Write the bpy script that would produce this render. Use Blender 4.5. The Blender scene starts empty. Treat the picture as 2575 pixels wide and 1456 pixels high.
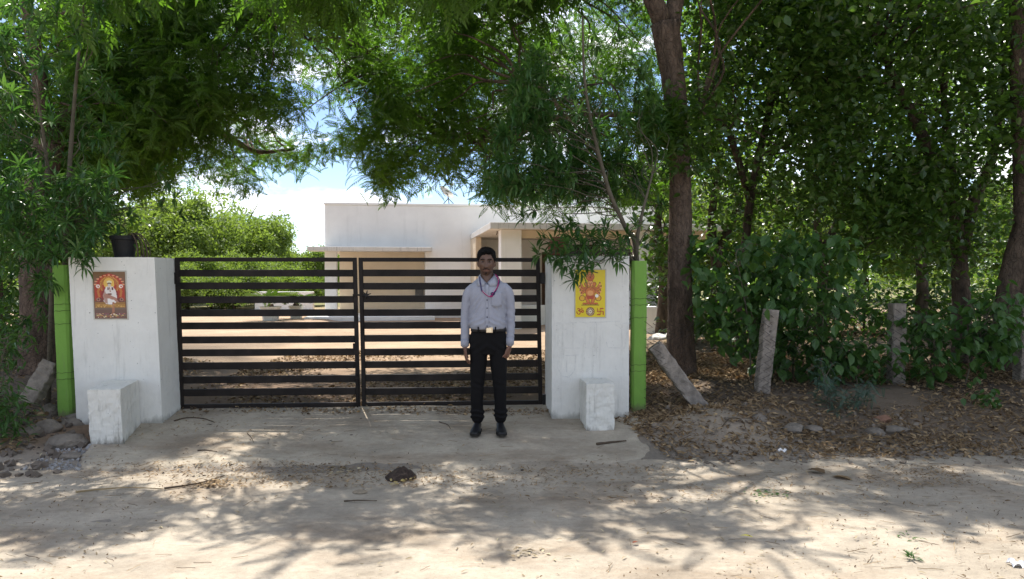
import bpy, bmesh, math, random
import numpy as np
from mathutils import Vector, Matrix

random.seed(7)
S = bpy.context.scene
C = S.collection
R = math.radians

# ------------------------------------------------------------------ camera
F = 1935.0            # focal length in units of a 2575 px wide picture
CAM_Z = 1.6
PITCH = math.atan2(38.0, F)
cam = bpy.data.cameras.new('camera')
cam.lens = 36 * F / 2575
cam.sensor_width = 36
cam.clip_start = 0.05
cam.clip_end = 3000
camo = bpy.data.objects.new('camera', cam)
camo.location = (0, 0, CAM_Z)
camo.rotation_euler = (R(90) - PITCH, 0, 0)
C.objects.link(camo)
S.camera = camo

# ------------------------------------------------------------------ sky, sun, exposure
SUN = Vector((-0.16, 0.44, 0.88)).normalized()
SUN_EL = math.asin(SUN.z)
SUN_ROT = math.atan2(SUN.x, SUN.y)
world = bpy.data.worlds.new("World")
S.world = world
world.use_nodes = True
wn = world.node_tree
wn.nodes.clear()
def wnode(t, **k):
    n = wn.nodes.new(t)
    for a, v in k.items():
        setattr(n, a, v)
    return n
sky = wnode('ShaderNodeTexSky', sky_type='NISHITA', sun_disc=False)
sky.sun_elevation = SUN_EL
sky.sun_rotation = SUN_ROT
sky.air_density = 0.68
sky.dust_density = 0.35
sky.ozone_density = 1.8
tc = wnode('ShaderNodeTexCoord')
mp = wnode('ShaderNodeMapping')
mp.inputs['Scale'].default_value = (1.0, 1.0, 2.4)
mp.inputs['Location'].default_value = (4.397, 3.407, 4.287)
nz = wnode('ShaderNodeTexNoise')
nz.inputs['Scale'].default_value = 6.5
nz.inputs['Detail'].default_value = 7
nz.inputs['Roughness'].default_value = 0.55
cr = wnode('ShaderNodeValToRGB')
cr.color_ramp.elements[0].position = 0.47
cr.color_ramp.elements[0].color = (0, 0, 0, 1)
cr.color_ramp.elements[1].position = 0.60
cr.color_ramp.elements[1].color = (1, 1, 1, 1)
mx = wnode('ShaderNodeMix', data_type='RGBA')
nz2 = wnode('ShaderNodeTexNoise')
nz2.inputs['Scale'].default_value = 11
nz2.inputs['Detail'].default_value = 6
cr2 = wnode('ShaderNodeValToRGB')
cr2.color_ramp.elements[0].position = 0.38
cr2.color_ramp.elements[0].color = (.60, .66, .78, 1)
cr2.color_ramp.elements[1].position = 0.58
mul = wnode('ShaderNodeVectorMath', operation='SCALE')
mul.inputs['Scale'].default_value = 10.0
bg = wnode('ShaderNodeBackground')
bg.inputs['Strength'].default_value = 0.084
wo = wnode('ShaderNodeOutputWorld')
L = wn.links.new
L(tc.outputs['Generated'], mp.inputs['Vector'])
L(mp.outputs['Vector'], nz.inputs['Vector'])
L(nz.outputs['Fac'], cr.inputs['Fac'])
L(mp.outputs['Vector'], nz2.inputs['Vector'])
L(nz2.outputs['Fac'], cr2.inputs['Fac'])
L(cr2.outputs['Color'], mul.inputs[0])
L(mul.outputs[0], mx.inputs[7])
L(cr.outputs['Color'], mx.inputs[0])
L(sky.outputs['Color'], mx.inputs[6])
L(mx.outputs[2], bg.inputs['Color'])
L(bg.outputs['Background'], wo.inputs['Surface'])

sun = bpy.data.lights.new('sun', 'SUN')
sun.energy = 3.4
sun.angle = R(0.53)
sun.color = (1.0, 0.95, 0.87)
suno = bpy.data.objects.new('sun', sun)
suno.rotation_euler = (-SUN).to_track_quat('-Z', 'Y').to_euler()
suno.location = (0, 0, 30)
C.objects.link(suno)
S.view_settings.view_transform = 'Standard'
S.view_settings.look = 'None'
S.view_settings.gamma = 1
S.view_settings.use_curve_mapping = False
S.view_settings.exposure = 1.36
S.cycles.max_bounces = 8
S.cycles.diffuse_bounces = 4
S.cycles.transmission_bounces = 6
S.cycles.transparent_max_bounces = 8

# ------------------------------------------------------------------ helpers
def W(xd, yd, Y):
    """point of the place seen at (xd, yd) of the 2575 px picture when it stands Y metres away"""
    u = (xd - 1287.5) / F
    v = (728 - yd) / F
    sp, cp = math.sin(PITCH), math.cos(PITCH)
    dy = cp + v * sp
    dz = -sp + v * cp
    t = Y / dy
    return np.array((u * t, Y, CAM_Z + dz * t))

OFF = {}
def thing(name, label, cat, loc=(0, 0, 0), group=None):
    o = bpy.data.objects.new(name, None)
    o.empty_display_size = 0.1
    o.location = loc
    C.objects.link(o)
    o['label'] = label
    o['category'] = cat
    if group: o['group'] = group
    OFF[o] = np.array(loc, float)
    return o

def tag(o, label, cat, group=None):
    o['label'] = label
    o['category'] = cat
    if group: o['group'] = group
    return o

class MB:
    def __init__(s):
        s.b = []; s.n = 0; s.att = []
    def add(s, V, Fc, mi=0, a=None):
        V = np.asarray(V, float).reshape(-1, 3)
        if isinstance(Fc, np.ndarray):
            fs = [Fc]
        else:
            d = {}
            for f in Fc: d.setdefault(len(f), []).append(f)
            fs = [np.array(x) for x in d.values()]
        for f in fs:
            s.b.append((f + s.n, mi))
        s.att.append((V, a))
        s.n += len(V)
        return s
    def obox(s, s0, s1, t0, t1, z0, z1, o=(0, 0), ang=0, mi=0, shear=0, taper=0):
        c, sn = math.cos(ang), math.sin(ang)
        V = []
        for z in (z0, z1):
            k = -shear * (z - 1.0)
            for a, b in ((s0, t0), (s1, t0), (s1, t1), (s0, t1)):
                a2 = a + k
                V.append((o[0] + a2 * c - b * sn, o[1] + a2 * sn + b * c, z))
        return s.add(V, [(0, 3, 2, 1), (4, 5, 6, 7), (0, 1, 5, 4), (1, 2, 6, 5), (2, 3, 7, 6), (3, 0, 4, 7)], mi)
    def tube(s, P, rad, n=8, mi=0, jit=0, cap=True, squash=1.0, seed=0):
        P = np.asarray(P, float)
        m = len(P)
        rad = np.full(m, rad) if np.isscalar(rad) else np.asarray(rad, float)
        T = np.gradient(P, axis=0)
        T /= np.linalg.norm(T, axis=1)[:, None] + 1e-12
        up = np.array((0, 0, 1.)) if abs(T[0][2]) < .9 else np.array((0, 1., 0))
        rng = np.random.RandomState(seed)
        V = []
        u = np.cross(T[0], up); u /= np.linalg.norm(u)
        for i in range(m):
            u = u - T[i] * u.dot(T[i]); u /= np.linalg.norm(u) + 1e-12
            w = np.cross(T[i], u)
            a = np.arange(n) * 2 * np.pi / n
            r = rad[i] * (1 + jit * rng.uniform(-1, 1, n))
            V.append(P[i] + (np.cos(a) * r)[:, None] * u + (np.sin(a) * r * squash)[:, None] * w)
        V = np.concatenate(V)
        i = np.arange(m - 1)[:, None] * n; j = np.arange(n)[None]
        jn = (j + 1) % n
        Q = np.stack([i + j, i + jn, i + n + jn, i + n + j], -1).reshape(-1, 4)
        s.add(V, Q, mi)
        if cap:
            k = s.n - len(V)
            s.b.append((np.array([list(range(n))[::-1]]) + k, mi))
            s.b.append((np.array([list(range(n))]) + k + (m - 1) * n, mi))
        return s
    def loft(s, rings, mi=0, cap=True):
        n = len(rings[0]); m = len(rings)
        V = np.concatenate([np.asarray(r, float) for r in rings])
        i = np.arange(m - 1)[:, None] * n; j = np.arange(n)[None]
        jn = (j + 1) % n
        s.add(V, np.stack([i + j, i + jn, i + n + jn, i + n + j], -1).reshape(-1, 4), mi)
        if cap:
            k = s.n - len(V)
            s.b.append((np.array([list(range(n))[::-1]]) + k, mi))
            s.b.append((np.array([list(range(n))]) + k + (m - 1) * n, mi))
        return s
    def ball(s, c, r, nu=16, nv=10, mi=0):
        r = np.array((r, r, r)) if np.isscalar(r) else np.array(r)
        rings = []
        for k in range(1, nv):
            th = math.pi * k / nv
            a = np.arange(nu) * 2 * np.pi / nu
            rings.append(np.stack([np.cos(a) * math.sin(th), np.sin(a) * math.sin(th), np.full(nu, -math.cos(th))], 1) * r + c)
        return s.loft(rings, mi)
    def build(s, name, mats, parent=None, smooth=False, kind=None, col=None, loc=None):
        V = np.concatenate([a for a, _ in s.att])
        off = np.zeros(3)
        if parent is not None: off = OFF[parent]
        elif loc is not None: off = np.array(loc, float)
        me = bpy.data.meshes.new(name)
        n = len(V)
        me.vertices.add(n)
        me.vertices.foreach_set('co', (V - off).astype(np.float32).ravel())
        lv = np.concatenate([f.ravel() for f, _ in s.b]).astype(np.int32)
        tot = np.concatenate([np.full(len(f), f.shape[1]) for f, _ in s.b])
        mi = np.concatenate([np.full(len(f), m) for f, m in s.b]).astype(np.int32)
        st = np.concatenate([[0], np.cumsum(tot)[:-1]]).astype(np.int32)
        me.loops.add(len(lv))
        me.loops.foreach_set('vertex_index', lv)
        me.polygons.add(len(tot))
        me.polygons.foreach_set('loop_start', st)
        me.polygons.foreach_set('material_index', mi)
        me.polygons.foreach_set('use_smooth', np.full(len(tot), bool(smooth)))
        if any(a is not None for _, a in s.att):
            A = np.concatenate([np.full((len(v), 4), .5) if a is None else a for v, a in s.att])
            at = me.attributes.new('Col', 'FLOAT_COLOR', 'POINT')
            at.data.foreach_set('color', A.astype(np.float32).ravel())
        me.update(calc_edges=True)
        me.validate()
        for m in (mats if isinstance(mats, (list, tuple)) else [mats]):
            me.materials.append(m)
        o = bpy.data.objects.new(name, me)
        C.objects.link(o)
        if parent is not None:
            o.parent = parent
        elif loc is not None:
            o.location = loc
        OFF[o] = off
        if kind: o['kind'] = kind
        return o

def bevel(o, w=.004, seg=2):
    m = o.modifiers.new('bevel', 'BEVEL'); m.width = w; m.segments = seg; m.limit_method = 'ANGLE'
    return o

def spline(pts, n=8):
    P = [np.array(p, float) for p in pts]
    P = [2 * P[0] - P[1]] + P + [2 * P[-1] - P[-2]]
    out = []
    for i in range(1, len(P) - 2):
        for k in range(n):
            t = k / n
            a, b, c, d = P[i - 1], P[i], P[i + 1], P[i + 2]
            out.append(.5 * (2 * b + (c - a) * t + (2 * a - 5 * b + 4 * c - d) * t * t + (3 * b - a - 3 * c + d) * t ** 3))
    out.append(P[-2])
    return np.array(out)

def wav(P, scale, seed, oct=3):
    """smooth vector noise from a sum of sines, about -1..1"""
    P = np.asarray(P, float)
    r = np.random.RandomState(seed)
    out = np.zeros(P.shape[:-1]); amp = 1; tot = 0
    for o in range(oct):
        for k in range(5):
            d = r.normal(size=P.shape[-1]); d /= np.linalg.norm(d)
            out += amp * np.sin(P @ d * scale * (2 ** o) * r.uniform(.7, 1.4) + r.uniform(0, 6.28)) * .45
        tot += amp; amp *= .5
    return out / tot

def sstep(x, a, b):
    t = np.clip((x - a) / (b - a), 0, 1)
    return t * t * (3 - 2 * t)

def lin(c):
    return tuple(((x / 255) / 12.92 if x / 255 <= .04045 else ((x / 255 + .055) / 1.055) ** 2.4) for x in c)

# ------------------------------------------------------------------ materials
def newmat(name):
    m = bpy.data.materials.new(name)
    m.use_nodes = True
    nt = m.node_tree
    return m, nt, nt.nodes['Principled BSDF']

def noise(nt, scale, detail=5, rough=.6, vec=None, stretch=None, coord='Object'):
    n = nt.nodes.new('ShaderNodeTexNoise')
    n.inputs['Scale'].default_value = scale
    n.inputs['Detail'].default_value = detail
    n.inputs['Roughness'].default_value = rough
    t = nt.nodes.new('ShaderNodeTexCoord')
    out = t.outputs[coord]
    if stretch:
        mpn = nt.nodes.new('ShaderNodeMapping')
        mpn.inputs['Scale'].default_value = stretch
        nt.links.new(out, mpn.inputs['Vector']); out = mpn.outputs['Vector']
    nt.links.new(out, n.inputs['Vector'])
    return n

def ramp(nt, src, stops):
    r = nt.nodes.new('ShaderNodeValToRGB')
    e = r.color_ramp.elements
    while len(e) < len(stops): e.new(.5)
    for i, (p, c) in enumerate(stops):
        e[i].position = p
        e[i].color = (c, c, c, 1) if np.isscalar(c) else (*c, 1)
    nt.links.new(src, r.inputs['Fac'])
    return r.outputs['Color']

def mixc(nt, fac, a, b, mode='MIX'):
    m = nt.nodes.new('ShaderNodeMix'); m.data_type = 'RGBA'; m.blend_type = mode
    for sock, v in ((m.inputs[0], fac), (m.inputs[6], a), (m.inputs[7], b)):
        if hasattr(v, 'links'): nt.links.new(v, sock)
        elif np.isscalar(v): sock.default_value = v if sock.type == 'VALUE' else (v, v, v, 1)
        else: sock.default_value = (*v, 1)
    return m.outputs[2]

def bumpn(nt, bsdf, src, strength, dist=.01):
    b = nt.nodes.new('ShaderNodeBump')
    b.inputs['Strength'].default_value = strength
    b.inputs['Distance'].default_value = dist
    nt.links.new(src, b.inputs['Height'])
    nt.links.new(b.outputs['Normal'], bsdf.inputs['Normal'])
    return b

def M(name, col, rough=.8, var=.18, scale=7, bump=.25, bscale=70, spec=.3, metal=0, bdist=.006, attr=False):
    m, nt, p = newmat(name)
    p.inputs['Roughness'].default_value = rough
    p.inputs['Metallic'].default_value = metal
    p.inputs['Specular IOR Level'].default_value = spec
    n = noise(nt, scale, 6)
    if attr:
        a = nt.nodes.new('ShaderNodeAttribute'); a.attribute_name = 'Col'
        g = ramp(nt, n.outputs['Fac'], [(.3, 1 - var), (.7, 1 + var)])
        c = mixc(nt, 1.0, a.outputs['Color'], g, 'MULTIPLY')
    else:
        c = ramp(nt, n.outputs['Fac'], [(.3, tuple(x * (1 - var) for x in col)), (.7, tuple(min(1, x * (1 + var)) for x in col))])
    nt.links.new(c, p.inputs['Base Color'])
    if bump:
        n2 = noise(nt, bscale, 4)
        bumpn(nt, p, n2.outputs['Fac'], bump, bdist)
    return m

def wallmat(name, col, stain=(.16, .15, .12), amt=.5, streak=True, specks=True, scale=1.0, low=None, top=None):
    """limewashed plaster with grime streaks, dark specks, optional damp band near the foot"""
    m, nt, p = newmat(name)
    p.inputs['Roughness'].default_value = .85
    p.inputs['Specular IOR Level'].default_value = .2
    n = noise(nt, 3.2 * scale, 7, .65)
    c = ramp(nt, n.outputs['Fac'], [(.3, tuple(x * .9 for x in col)), (.65, col)])
    if streak:
        s1 = noise(nt, 2.2 * scale, 6, .7, stretch=(6, 6, .55))
        f = ramp(nt, s1.outputs['Fac'], [(.55, 0.0), (.8, amt)])
        c = mixc(nt, f, c, stain)
    if specks:
        s2 = noise(nt, 42 * scale, 2, .5)
        f = ramp(nt, s2.outputs['Fac'], [(.73, 0.0), (.77, .75)])
        c = mixc(nt, f, c, tuple(x * .35 for x in stain))
        s3 = noise(nt, 16 * scale, 5, .7)
        f = ramp(nt, s3.outputs['Fac'], [(.66, 0.0), (.8, .45)])
        c = mixc(nt, f, c, stain)
    for band, kk in ((low, 1), (top, -1)):
        if band:
            t = nt.nodes.new('ShaderNodeNewGeometry')
            sx = nt.nodes.new('ShaderNodeSeparateXYZ')
            nt.links.new(t.outputs['Position'], sx.inputs[0])
            n4 = noise(nt, 9 * scale, 6, .7, stretch=(1, 1, .35))
            add = nt.nodes.new('ShaderNodeMath'); add.operation = 'MULTIPLY_ADD'
            nt.links.new(n4.outputs['Fac'], add.inputs[0]); add.inputs[1].default_value = kk * band[1]
            nt.links.new(sx.outputs['Z'], add.inputs[2])
            mr = nt.nodes.new('ShaderNodeMapRange')
            nt.links.new(add.outputs[0], mr.inputs['Value'])
            mr.inputs['From Min'].default_value = band[0] + (kk * band[1] * .38 if kk > 0 else -band[1] * .62)
            mr.inputs['From Max'].default_value = band[0] + (kk * band[1] * .62 if kk > 0 else -band[1] * .38)
            mr.inputs['To Min'].default_value = band[2] if kk > 0 else 0
            mr.inputs['To Max'].default_value = 0 if kk > 0 else band[2]
            c = mixc(nt, mr.outputs[0], c, band[3])
    nt.links.new(c, p.inputs['Base Color'])
    nb = noise(nt, 55, 5)
    bumpn(nt, p, nb.outputs['Fac'], .22, .006)
    return m

def leafmat(name, dark, light, trans=.4, rough=.4, spec=.45, tcol=None):
    m, nt, p = newmat(name)
    a = nt.nodes.new('ShaderNodeAttribute'); a.attribute_name = 'Col'
    sx = nt.nodes.new('ShaderNodeSeparateColor')
    nt.links.new(a.outputs['Color'], sx.inputs[0])
    c = mixc(nt, sx.outputs[0], dark, light)
    nt.links.new(c, p.inputs['Base Color'])
    p.inputs['Roughness'].default_value = rough
    p.inputs['Specular IOR Level'].default_value = spec
    t = nt.nodes.new('ShaderNodeBsdfTranslucent')
    k = tcol or (1.7, 1.75, .8)
    c2 = mixc(nt, 1.0, c, k, 'MULTIPLY')
    nt.links.new(c2, t.inputs['Color'])
    ms = nt.nodes.new('ShaderNodeMixShader')
    ms.inputs[0].default_value = trans
    nt.links.new(p.outputs[0], ms.inputs[1]); nt.links.new(t.outputs[0], ms.inputs[2])
    nt.links.new(ms.outputs[0], nt.nodes['Material Output'].inputs['Surface'])
    return m

def barkmat(name, c0, c1, scale=1.0):
    m, nt, p = newmat(name)
    p.inputs['Roughness'].default_value = .9
    p.inputs['Specular IOR Level'].default_value = .15
    n = noise(nt, 14 * scale, 8, .7, stretch=(1, 1, .3))
    c = ramp(nt, n.outputs['Fac'], [(.35, c0), (.65, c1)])
    n3 = noise(nt, 3, 4)
    f = ramp(nt, n3.outputs['Fac'], [(.5, 0), (.75, .5)])
    c = mixc(nt, f, c, tuple(x * 1.6 for x in c1))
    nt.links.new(c, p.inputs['Base Color'])
    v = nt.nodes.new('ShaderNodeTexVoronoi'); v.feature = 'DISTANCE_TO_EDGE'
    v.inputs['Scale'].default_value = 26 * scale
    t = nt.nodes.new('ShaderNodeTexCoord'); q = nt.nodes.new('ShaderNodeMapping')
    q.inputs['Scale'].default_value = (1, 1, .38)
    nw = noise(nt, 8, 3)
    va = nt.nodes.new('ShaderNodeMix'); va.data_type = 'RGBA'; va.inputs[0].default_value = .12
    nt.links.new(t.outputs['Object'], va.inputs[6]); nt.links.new(nw.outputs['Color'], va.inputs[7])
    nt.links.new(va.outputs[2], q.inputs['Vector']); nt.links.new(q.outputs['Vector'], v.inputs['Vector'])
    r = ramp(nt, v.outputs['Distance'], [(0, 0.0), (.12, 1.0)])
    b = bumpn(nt, p, r, .8, .012)
    b2 = nt.nodes.new('ShaderNodeBump'); b2.inputs['Strength'].default_value = .6; b2.inputs['Distance'].default_value = .01
    nt.links.new(n.outputs['Fac'], b2.inputs['Height']); nt.links.new(b2.outputs['Normal'], b.inputs['Normal'])
    return m

m_pillar = wallmat('white_plaster', (.78, .765, .71), amt=.42, low=(.2, .22, .75, (.30, .29, .25)))
m_block = wallmat('worn_white_plaster', (.72, .705, .645), amt=.8, scale=1.6, low=(.12, .30, .95, (.23, .215, .18)), top=(.6, .06, .55, (.26, .25, .20)))
m_house = wallmat('house_white', (.88, .87, .84), amt=.16, specks=False, scale=.35)
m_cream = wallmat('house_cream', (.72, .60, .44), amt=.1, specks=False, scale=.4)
m_slab = wallmat('sunshade_edge', (.66, .64, .60), stain=(.05, .05, .045), amt=.95, specks=False, scale=1.4)
m_green = wallmat('green_paint', (.21, .40, .078), stain=(.22, .19, .13), amt=.7, scale=2.2, low=(.25, .2, .7, (.16, .14, .09)))
m_conc = M('old_concrete_post', (.26, .225, .19), rough=.95, var=.4, scale=12, bump=.9, bscale=60, bdist=.012)
m_iron = M('dark_brown_iron', (.0165, .0125, .0105), rough=.62, var=.6, scale=5, bump=.12, bscale=90, spec=.22)
m_iron2 = M('black_iron', (.012, .011, .011), rough=.5, var=.3, scale=9, bump=.1)
m_wire = M('rusty_wire', (.028, .022, .018), rough=.8, var=.3, scale=20, bump=0)
m_clay = M('terracotta', (.21, .085, .05), rough=.85, var=.25, scale=9)
m_blackplastic = M('black_pot', (.012, .012, .013), rough=.55, var=.4, scale=8)
m_bark = barkmat('neem_bark', (.060, .044, .034), (.17, .12, .09))
m_bark2 = barkmat('pale_bark', (.045, .035, .027), (.13, .095, .07))
m_stem = M('young_stem', (.10, .085, .06), rough=.8, var=.25, scale=15)
m_rock = M('grey_rock', (.185, .158, .130), rough=.95, var=.35, scale=6, bump=.9, bscale=25, bdist=.02)
m_neem = leafmat('neem_leaf', (.042, .088, .013), (.115, .185, .032), trans=.58, rough=.42, tcol=(1.7, 2.1, .8))
m_whorl = leafmat('whorl_leaf', (.030, .088, .022), (.080, .160, .044), trans=.42, rough=.34, spec=.55)
m_broad = leafmat('broad_leaf', (.032, .076, .016), (.098, .168, .034), trans=.50, rough=.30, spec=.6)
m_shrub = leafmat('shrub_leaf', (.032, .088, .021), (.082, .158, .038), trans=.32, rough=.42)
m_blue = leafmat('bluish_weed', (.05, .095, .075), (.09, .15, .11), trans=.25, rough=.6)
m_far = leafmat('far_leaf', (.095, .145, .030), (.20, .27, .075), trans=.5, rough=.5)
m_cycas = leafmat('cycas_leaf', (.07, .13, .02), (.14, .21, .04), trans=.25, rough=.4)
m_dry = leafmat('dry_leaf', (.085, .050, .027), (.50, .365, .21), trans=.15, rough=.8, spec=.2, tcol=(1.2, 1.0, .7))
m_yellow = leafmat('yellowed_leaf', (.30, .22, .07), (.55, .46, .22), trans=.2, rough=.7, spec=.2, tcol=(1.1, 1.0, .6))
m_pale = leafmat('pale_dry_leaf', (.20, .15, .09), (.58, .50, .34), trans=.15, rough=.8, spec=.2, tcol=(1.1, 1.0, .7))
m_twig = M('dry_twig', (.09, .065, .045), rough=.9, var=.3, scale=20)
m_paper = M('white_scrap', (.75, .75, .76), rough=.7, var=.06)

# ------------------------------------------------------------------ the lie of the land
A0 = np.array((-3.453, 7.93))          # left hinge of the gate
GA = R(4.0)
E1 = np.array((math.cos(GA), math.sin(GA)))
E2 = np.array((-math.sin(GA), math.cos(GA)))
def gp(s, t, z):
    p = A0 + s * E1 + t * E2
    return np.array((p[0], p[1], z))
def st(x, y):
    dx, dy = x - A0[0], y - A0[1]
    return dx * E1[0] + dy * E1[1], dx * E2[0] + dy * E2[1]

def H(x, y):
    x = np.asarray(x, float); y = np.asarray(y, float)
    s, t = st(x, y)
    z = .2 * np.clip((t + 1.95) / 1.95, 0, 1)
    z = z - .04 * sstep(t, .3, 3)
    side = np.maximum(sstep(s, 4.6, 5.2), sstep(s, -.7, -1.3))
    # banks either side of the drive: low at the road, raised along the fence
    lo = .2 * sstep(t, -1.6, -.3)
    z = z * (1 - side) + side * (lo + .14 * sstep(t, -.7, .5) - .10 * sstep(t, 2, 6))
    P = np.stack([x, y], -1)
    rough = side * sstep(t, -1.9, -.8) * (1 - sstep(t, 6, 12))
    z = z + rough * .045 * wav(P, 2.6, 3, 4)
    def g(cx, cy, rx, ry, h):
        return h * np.exp(-(((x - cx) / rx) ** 2 + ((y - cy) / ry) ** 2))
    z = z + g(1.95, 7.22, .52, .40, .25) + g(2.5, 7.7, .5, .25, .08) + g(-4.75, 7.0, .45, .35, .10) + g(-4.45, 6.55, .3, .2, .05)
    z = z + .006 * wav(P, 3.5, 5, 3) * (y < 12) + .02 * wav(P, .5, 8, 2) * sstep(y, 10, 20)
    return z
def Hp(x, y): return float(H(np.array([x]), np.array([y]))[0])
def ground_px(xd, yd):
    """where the line of sight through (xd, yd) meets the ground"""
    lo, hi = 2.0, 60.0
    for _ in range(40):
        mid = (lo + hi) / 2
        p = W(xd, yd, mid)
        if p[2] > Hp(p[0], p[1]): lo = mid
        else: hi = mid
    p = W(xd, yd, lo); p[2] = Hp(p[0], p[1])
    return p

def grow(a, b, step, k):
    out = [a]
    while abs(out[-1] - a) < abs(b - a):
        out.append(out[-1] + math.copysign(step, b - a)); step *= k
    return out[1:]
xs = np.array(grow(-9, -420, .1, 1.22)[::-1] + list(np.arange(-9, 9.01, .06)) + grow(9.0, 420, .1, 1.22))
ys = np.array(grow(3, -60, .1, 1.3)[::-1] + list(np.arange(3, 10.5, .05)) + list(np.arange(10.5, 30, .22)) + grow(30, 900, .4, 1.2))
def sheet(name, xs, ys, zfun, mat, colfun=None):
    X, Y = np.meshgrid(xs, ys)
    Z = zfun(X, Y)
    V = np.stack([X, Y, Z], -1).reshape(-1, 3)
    nx, ny = len(xs), len(ys)
    i = np.arange(ny - 1)[:, None] * nx; j = np.arange(nx - 1)[None]
    Q = np.stack([i + j, i + j + 1, i + nx + j + 1, i + nx + j], -1).reshape(-1, 4)
    a = None
    if colfun is not None:
        a = np.concatenate([colfun(X, Y).reshape(-1, 3), np.ones((len(V), 1))], 1)
    return MB().add(V, Q, 0, a).build(name, mat, None, True, 'structure')

def groundcol(X, Y):
    s, t = st(X, Y)
    P = np.stack([X, Y], -1)
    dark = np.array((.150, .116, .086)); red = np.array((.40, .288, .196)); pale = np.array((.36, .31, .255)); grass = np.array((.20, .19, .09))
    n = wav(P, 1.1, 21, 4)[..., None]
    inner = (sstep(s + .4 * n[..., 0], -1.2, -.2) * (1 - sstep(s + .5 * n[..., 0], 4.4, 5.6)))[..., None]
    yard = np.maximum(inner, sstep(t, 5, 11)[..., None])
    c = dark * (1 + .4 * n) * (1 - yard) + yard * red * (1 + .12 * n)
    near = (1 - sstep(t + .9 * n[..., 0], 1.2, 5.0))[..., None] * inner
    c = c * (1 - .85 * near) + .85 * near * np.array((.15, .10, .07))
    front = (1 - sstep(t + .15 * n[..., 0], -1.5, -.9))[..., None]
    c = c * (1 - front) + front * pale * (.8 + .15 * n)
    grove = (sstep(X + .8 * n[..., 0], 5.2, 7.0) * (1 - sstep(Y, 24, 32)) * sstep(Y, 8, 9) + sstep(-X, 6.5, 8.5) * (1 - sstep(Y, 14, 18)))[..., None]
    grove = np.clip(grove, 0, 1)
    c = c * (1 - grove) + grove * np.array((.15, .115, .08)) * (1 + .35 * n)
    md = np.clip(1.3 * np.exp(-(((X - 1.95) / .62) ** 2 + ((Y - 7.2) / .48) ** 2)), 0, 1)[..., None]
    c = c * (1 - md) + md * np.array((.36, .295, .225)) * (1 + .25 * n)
    far = sstep(Y, 28, 34)[..., None]
    c = c * (1 - far) + far * grass
    return np.clip(c, .02, .8)

def soilmat(name, attr=True, col=None, fine=.5):
    m, nt, p = newmat(name)
    p.inputs['Roughness'].default_value = .95
    p.inputs['Specular IOR Level'].default_value = .12
    n1 = noise(nt, 1.6, 8, .68); n2 = noise(nt, 24, 6, .7); n3 = noise(nt, 110, 3, .6)
    g = ramp(nt, n1.outputs['Fac'], [(.3, .78), (.7, 1.15)])
    g2 = ramp(nt, n2.outputs['Fac'], [(.3, .80), (.7, 1.12)])
    if attr:
        a = nt.nodes.new('ShaderNodeAttribute'); a.attribute_name = 'Col'; c = a.outputs['Color']
    else:
        c = ramp(nt, n1.outputs['Fac'], [(.35, tuple(x * .86 for x in col)), (.65, col)])
    if not attr:
        n5 = noise(nt, .9, 9, .72, stretch=(.7, 1.6, 1))
        f5 = ramp(nt, n5.outputs['Fac'], [(.48, 0.0), (.66, .75)])
        c = mixc(nt, f5, c, (.27, .205, .145))
        n6 = noise(nt, 5, 7, .7, stretch=(.6, 1.5, 1))
        f6 = ramp(nt, n6.outputs['Fac'], [(.56, 0.0), (.72, .5)])
        c = mixc(nt, f6, c, (.20, .165, .125))
    c = mixc(nt, 1.0, c, g, 'MULTIPLY')
    c = mixc(nt, fine, c, mixc(nt, 1.0, c, g2, 'MULTIPLY'))
    f = ramp(nt, n3.outputs['Fac'], [(.63, 0), (.70, .7)])
    c = mixc(nt, f, c, mixc(nt, 1.0, c, (.40, .37, .35), 'MULTIPLY'))
    nt.links.new(c, p.inputs['Base Color'])
    b = bumpn(nt, p, n2.outputs['Fac'], .6, .03)
    b2 = nt.nodes.new('ShaderNodeBump'); b2.inputs['Strength'].default_value = .4; b2.inputs['Distance'].default_value = .006
    nt.links.new(n3.outputs['Fac'], b2.inputs['Height']); nt.links.new(b2.outputs['Normal'], b.inputs['Normal'])
    return m
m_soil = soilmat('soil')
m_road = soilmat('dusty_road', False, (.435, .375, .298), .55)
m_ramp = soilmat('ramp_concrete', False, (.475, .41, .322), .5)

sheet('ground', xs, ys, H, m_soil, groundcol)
def zroad(X, Y):
    s, t = st(X, Y)
    P = np.stack([X, Y], -1)
    edge = t + .10 * wav(P, 1.4, 31, 4) + .12 * np.exp(-((X + 1) / 2.5) ** 2)
    up = .009 - .05 * sstep(edge, -1.72, -1.55)
    rut = sum(np.exp(-((Y - y0 - .05 * wav(P, .8, 71, 2)) / .11) ** 2) for y0 in (3.55, 4.95, 5.5))
    return H(X, Y) + up - .004 * rut + .005 * wav(P, 9, 73, 3)
sheet('road', np.concatenate([np.arange(-60, -9, 3.), np.arange(-9, 9, .07), np.arange(9, 61, 3.)]), np.concatenate([np.arange(-8, 3, 1.), np.arange(3, 6.9, .05)]), zroad, m_road)
def zramp(X, Y):
    s, t = st(X, Y)
    P = np.stack([X, Y], -1)
    n = .13 * wav(P, 2.6, 41, 5)
    n2 = .05 * wav(P, 9, 47, 3)
    e = np.minimum.reduce([s + .45 + n + n2 + .35 * (t + .9), 4.62 + n + n2 + .15 * (t + 1) - s, t + 1.80 + n * .9 + n2, .06 - t])
    return H(X, Y) + .016 - .06 * (1 - sstep(e, -.04, .05))
sheet('driveway_ramp', np.arange(-4.6, 1.9, .05), np.arange(5.6, 8.6, .04), zramp, m_ramp)

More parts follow.
